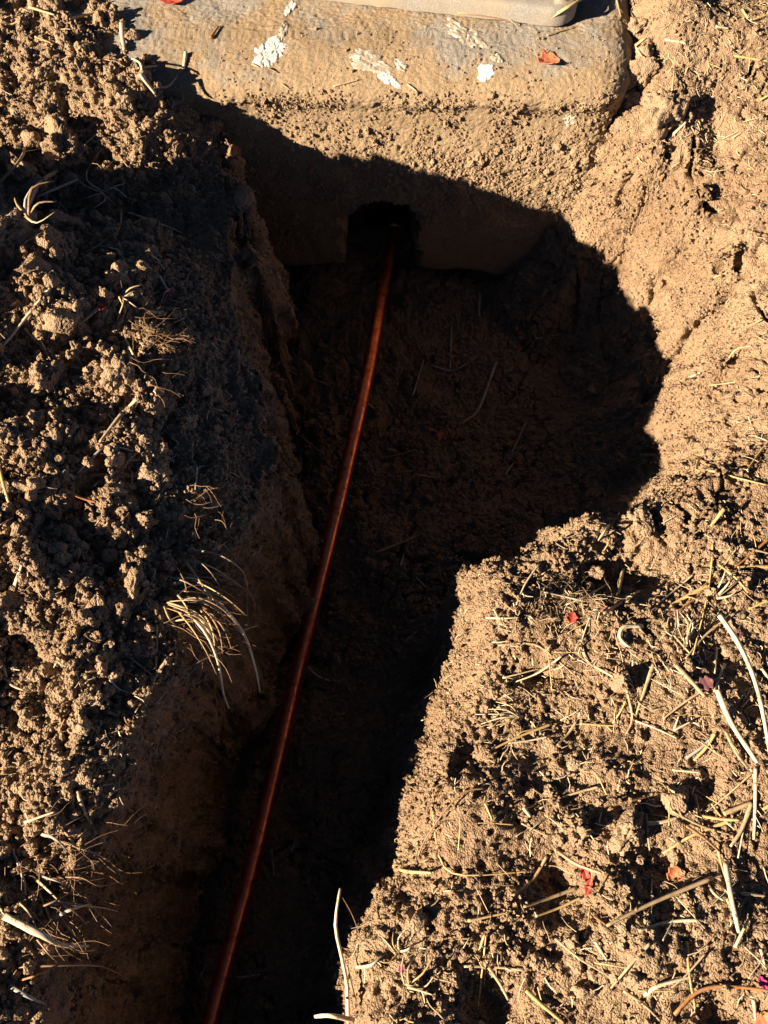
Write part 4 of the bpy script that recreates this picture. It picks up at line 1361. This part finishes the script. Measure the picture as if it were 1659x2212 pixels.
# ---- matted root tufts: fine fibres in one mesh each
def root_mat(px, py, spread, nf, length, dirs, k, label, drop=.02, w=1.6):
    V, F = [], []
    e = None
    for i in range(nf):
        x_ = px + random.gauss(0, spread[0]); y_ = py + random.gauss(0, spread[1])
        c = S(x_, y_, .002)
        a = random.uniform(*dirs)
        L = length * random.uniform(.4, 1.3)
        q = [c]
        for s in range(4):
            a += random.uniform(-.6, .6)
            nx = q[-1] + Vector((math.cos(a), -math.sin(a), 0)) * L / 4 + Vector((0, 0, random.uniform(-.4, .35) * L / 4))
            if s < 3:
                g, _ = down(nx.x, nx.y)
                if g.z > nx.z: nx.z = g.z + .002
            q.append(nx)
        v, f = tube_geo(smooth_line(q, 8), w / FPX / 2 * random.uniform(.6, 1.5), 3, 1, i, .4, cap=False)
        o = len(V)
        V += v; F += [tuple(j + o for j in t) for t in f]
    o = link_mesh('root_mat', V, F, M_straw[k])
    tag(o, label, 'roots', 'tufts of stubble and roots')


root_mat(455, 1330, (45, 55), 150, .06, (-1.0, 1.4), 'b', 'brown hair roots matted behind the drooping root blades')
root_mat(315, 740, (22, 55), 130, .05, (-.6, 1.5), 'b', 'tangle of brown hair roots on the shaded crest of the heap')
root_mat(130, 1930, (55, 80), 130, .06, (-.8, 1.2), 'b', 'matted roots at the near end of the heap')
root_mat(440, 1050, (30, 40), 60, .05, (-.3, 1.6), 'b', 'thin root hairs along the trench lip beside the pit')
root_mat(425, 1200, (35, 40), 60, .05, (-.3, 1.6), 'b', 'thin root hairs above the drooping root blades')
root_mat(200, 400, (50, 30), 50, .06, (-3, 3), 't', 'fine dry roots around the greyish tuft in the hollow')
root_mat(1230, 1290, (60, 30), 110, .03, (-3, 3), 't', 'fine pale roots along the shaded hollow of the straw bank')

# ---- scattered straws one can still pick out on the banks
proto = {}
for k in 'wyt':
    for j in range(3):
        L = 1.0
        pts_ = [Vector((-.5, 0, 0)), Vector((-.15, random.uniform(-.06, .06), .03)), Vector((.2, random.uniform(-.08, .08), .02)), Vector((.5, random.uniform(-.05, .05), 0))]
        v, f = tube_geo(smooth_line(pts_, 9), .035, 6, .7, j * 3.3, .6)
        me = bpy.data.meshes.new('straw_bit'); me.from_pydata(v, [], f); me.polygons.foreach_set('use_smooth', [True] * len(me.polygons)); me.materials.append(M_straw[k])
        proto[(k, j)] = me


def drop_bit(px, py, Lpx, label, group, k=None):
    c = S(px, py)
    L = Lpx / FPX * (c - CAMP).length
    a = random.uniform(0, math.pi)
    hx, hy = math.cos(a) * L / 2, math.sin(a) * L / 2
    z1 = down(c.x + hx, c.y + hy)[0].z; z0 = down(c.x - hx, c.y - hy)[0].z
    if max(abs(z1 - c.z), abs(z0 - c.z)) > L * .8: return False
    zc = max((z0 + z1) / 2, c.z) + .003
    o = bpy.data.objects.new('straw_bit', proto[(k or random.choice('wwytt'), random.randrange(3))])
    col.objects.link(o)
    o.location = (c.x, c.y, zc)
    o.rotation_euler = (random.uniform(-.3, .3), -math.atan2(z1 - z0, L), a)
    o.scale = (L, L * random.uniform(.5, 1.0) * min(1.5, .026 / L), L * random.uniform(.5, 1.0) * min(1.5, .026 / L))
    kk = o.data.materials[0].name.split('_')[0]
    size = 'tiny' if Lpx < 22 else 'short' if Lpx < 38 else 'longer'
    tag(o, f'{size} {kk} loose straw {near_text(label, px, py)}', 'straw', group)
    return True


n = 0
while n < 70:
    px, py = random.uniform(860, 1655), random.uniform(1180, 2205)
    if px < np.interp(py, [1180, 1240, 1500, 1800, 2212], [1300, 1120, 1080, 990, 850]): continue
    if random.random() > .35 + .65 * math.exp(-((px - 1260) / 190) ** 2 - ((py - 1420) / 150) ** 2): continue
    n += drop_bit(px, py, random.uniform(22, 78), 'bank', 'short straws scattered on the banks')
n = 0
while n < 45:
    px, py = random.uniform(5, 470), random.uniform(5, 1700)
    if px > np.interp(py, [5, 170, 400, 900, 1300, 1700], [330, 400, 440, 470, 430, 220]): continue
    n += drop_bit(px, py, random.uniform(14, 50), 'heap', 'short straws scattered on the banks', random.choice('wtgt' if False else 'wtt'))
n = 0
while n < 30:
    px, py = random.uniform(1340, 1655), random.uniform(5, 1050)
    n += drop_bit(px, py, random.uniform(10, 28), 'topr', 'short straws scattered on the banks', random.choice('wyt'))


# ---- chaff: fine broken fibres nobody could count
def chaff():
    V = {k: [] for k in 'wt'}; F = {k: [] for k in 'wt'}
    wt = np.zeros(len(newp))
    grassy = (1 - .8 * W_smooth) * 1.8 * gauss(x, y, .25, .26, .12, .09) + .55 * gauss(x, y, .45, .22, .14, .16) + .25 * W_bank + .35 * W_shelf + .15 * W_heap + .5 * gauss(x, y, .6, 1.35, .12, .2) * W_bank + .02 * W_wall
    wt[idx] = grassy * ((y < YF - .02) | (x > .5) | (x < -.5)) * (np.abs(x) < .8)
    pr = wt / wt.sum()
    n = 4200
    ch = rng.choice(len(newp), n, p=pr)
    for i in range(n):
        c = newp[ch[i]]; nn = nr[ch[i]]
        t = rng.normal(size=3); t -= nn * t.dot(nn); t /= np.linalg.norm(t)
        L = .004 + .020 * random.random() ** 2
        b = np.cross(nn, t)
        bend = random.uniform(-.3, .3)
        up = .0015 + .004 * random.random() ** 2
        tilt = random.uniform(-.1, .35)
        q = [Vector(c - t * L / 2 + nn * up), Vector(c + b * bend * L * .4 + nn * (up + .002)), Vector(c + t * L / 2 + nn * (up + tilt * L))]
        v, f = tube_geo(q, random.uniform(.0004, .0011), 3, 1, i, .5, cap=False)
        k = 'w' if random.random() < .55 else 't'
        o = len(V[k]); V[k] += v; F[k] += [tuple(j + o for j in s) for s in f]
    for k, nm, lb in (('w', 'straw_chaff', 'fine pale chaff littering both banks'), ('t', 'grass_litter', 'fine tan grass litter on both banks')):
        o = link_mesh(nm, V[k], F[k], M_straw[k])
        tag(o, lb, None, None, 'stuff')


chaff()


# ------------------------------------------------------------------ fallen leaves
def leaf(px, py, size, mat, label, ang=0, seed=0, aspect=.7, cat='leaf', name='fallen_leaf', curl=.5):
    c = S(px, py, .003)
    L = size / FPX * (c - CAMP).length
    nu, nv = 14, 9
    verts, faces = [], []
    for i in range(nu + 1):
        s = i / nu
        half = math.sin(math.pi * min(1, s * .96 + .02)) ** .7 * .5 * aspect * (1 + .22 * math.sin(s * 17 + seed))
        for j in range(nv + 1):
            t = j / nv * 2 - 1
            u = s - .5; w_ = t * half
            zz = curl * (w_ * w_ * 1.6 + u * u * .5) + .05 * mnoise.noise(Vector((u * 5, w_ * 5, seed))) - .03 * math.exp(-(t * 5) ** 2)
            verts.append((u * L, w_ * L, zz * L))
    for i in range(nu):
        for j in range(nv):
            a = i * (nv + 1) + j
            faces.append((a, a + 1, a + nv + 2, a + nv + 1))
    o = link_mesh(name, verts, faces, mat)
    sd = o.modifiers.new('thickness', 'SOLIDIFY'); sd.thickness = .0006
    o.location = c
    o.rotation_euler = (random.uniform(-.2, .2), random.uniform(-.2, .2), ang)
    tag(o, label, cat, 'fallen leaves and petals')
    return o


leaf(1185, 136, 44, M_leaf_o, 'crinkled orange leaf on the slab near its rounded end', .3, 1, .95)
leaf(372, 5, 44, M_leaf_r, 'red-orange leaf at the buried end of the slab', -.2, 2, .6)
leaf(1234, 1336, 26, M_leaf_r, 'small bright red leaf in the dry grass patch', 1.2, 3, .9)
leaf(1262, 1885, 34, M_leaf_r, 'upper half of the folded red leaf on the bank', 1.9, 4, .55)
leaf(1270, 1916, 34, M_leaf_r, 'lower pointed half of the folded red leaf on the bank', 1.2, 14, .4)
leaf(1454, 1888, 32, M_leaf_o, 'round orange leaf beside the long thick tan straw', .8, 5, .95)
leaf(956, 944, 30, M_leaf_r, 'red leaf lying on the floor of the rounded pit', 1.3, 6, .8)
leaf(1648, 2205, 34, M_leaf_o, 'orange leaf cut by the nearest edge of the bank', .5, 7, .8)
leaf(1522, 1478, 34, M_leaf_p, 'dull purple leaf by the thick white stalk', .4, 8, .8)
leaf(1585, 1372, 40, M_leaf_p, 'dark maroon leaf tucked behind the longest white stalk', .2, 9, .4)
leaf(866, 2093, 12, M_petal, 'tiny magenta petal near the trench lip', .4, 10, .8, 'petal', 'flower_petal')
leaf(364, 636, 16, M_petal, 'tiny magenta petal on the shaded trench shoulder', .4, 11, .9, 'petal', 'flower_petal')
leaf(1645, 2123, 24, M_petal, 'crimson petal above the rust-brown arched stem', 2, 12, .6, 'petal', 'flower_petal')
leaf(221, 672, 20, M_leaf_r, 'red bud at the tip of the frayed tan stem', .3, 13, .8, 'bud', 'flower_bud', 1.6)
leaf(1305, 1318, 26, M_leaf_o, 'orange scrap of leaf under the straight tan straw', .3, 15, .5)
leaf(105, 455, 26, M_leaf_r, 'dull red leaf in the shaded hollow of the heap', .2, 16, .5)


# ------------------------------------------------------------------ look-alikes that still share a label: tell them apart by their order
ORD = ['farthest', 'second', 'third', 'fourth', 'fifth', 'sixth', 'seventh', 'eighth', 'ninth', 'tenth', 'eleventh', 'twelfth']
CNT = {2: 'two', 3: 'three', 4: 'four', 5: 'five', 6: 'six', 7: 'seven', 8: 'eight', 9: 'nine', 10: 'ten', 11: 'eleven', 12: 'twelve'}
bpy.context.view_layer.update()
same = {}
for o in col.objects:
    if o.parent is None and o.get('label') and o.get('category'):
        same.setdefault(o['label'], []).append(o)


def far(o):
    b = [o.matrix_world @ Vector(c) for c in o.bound_box]
    return sum(c.y for c in b) / 8


for lb, os_ in same.items():
    n = len(os_)
    if n < 2 or n > 12: continue
    os_.sort(key=far, reverse=True)
    for i, o in enumerate(os_):
        if n == 2:
            o['label'] = lb + (', the farther one' if i == 0 else ', the nearer one')
        else:
            o['label'] = lb + (f', nearest of {CNT[n]}' if i == n - 1 else f', farthest of {CNT[n]}' if i == 0 else f', {ORD[i]} farthest of {CNT[n]}')
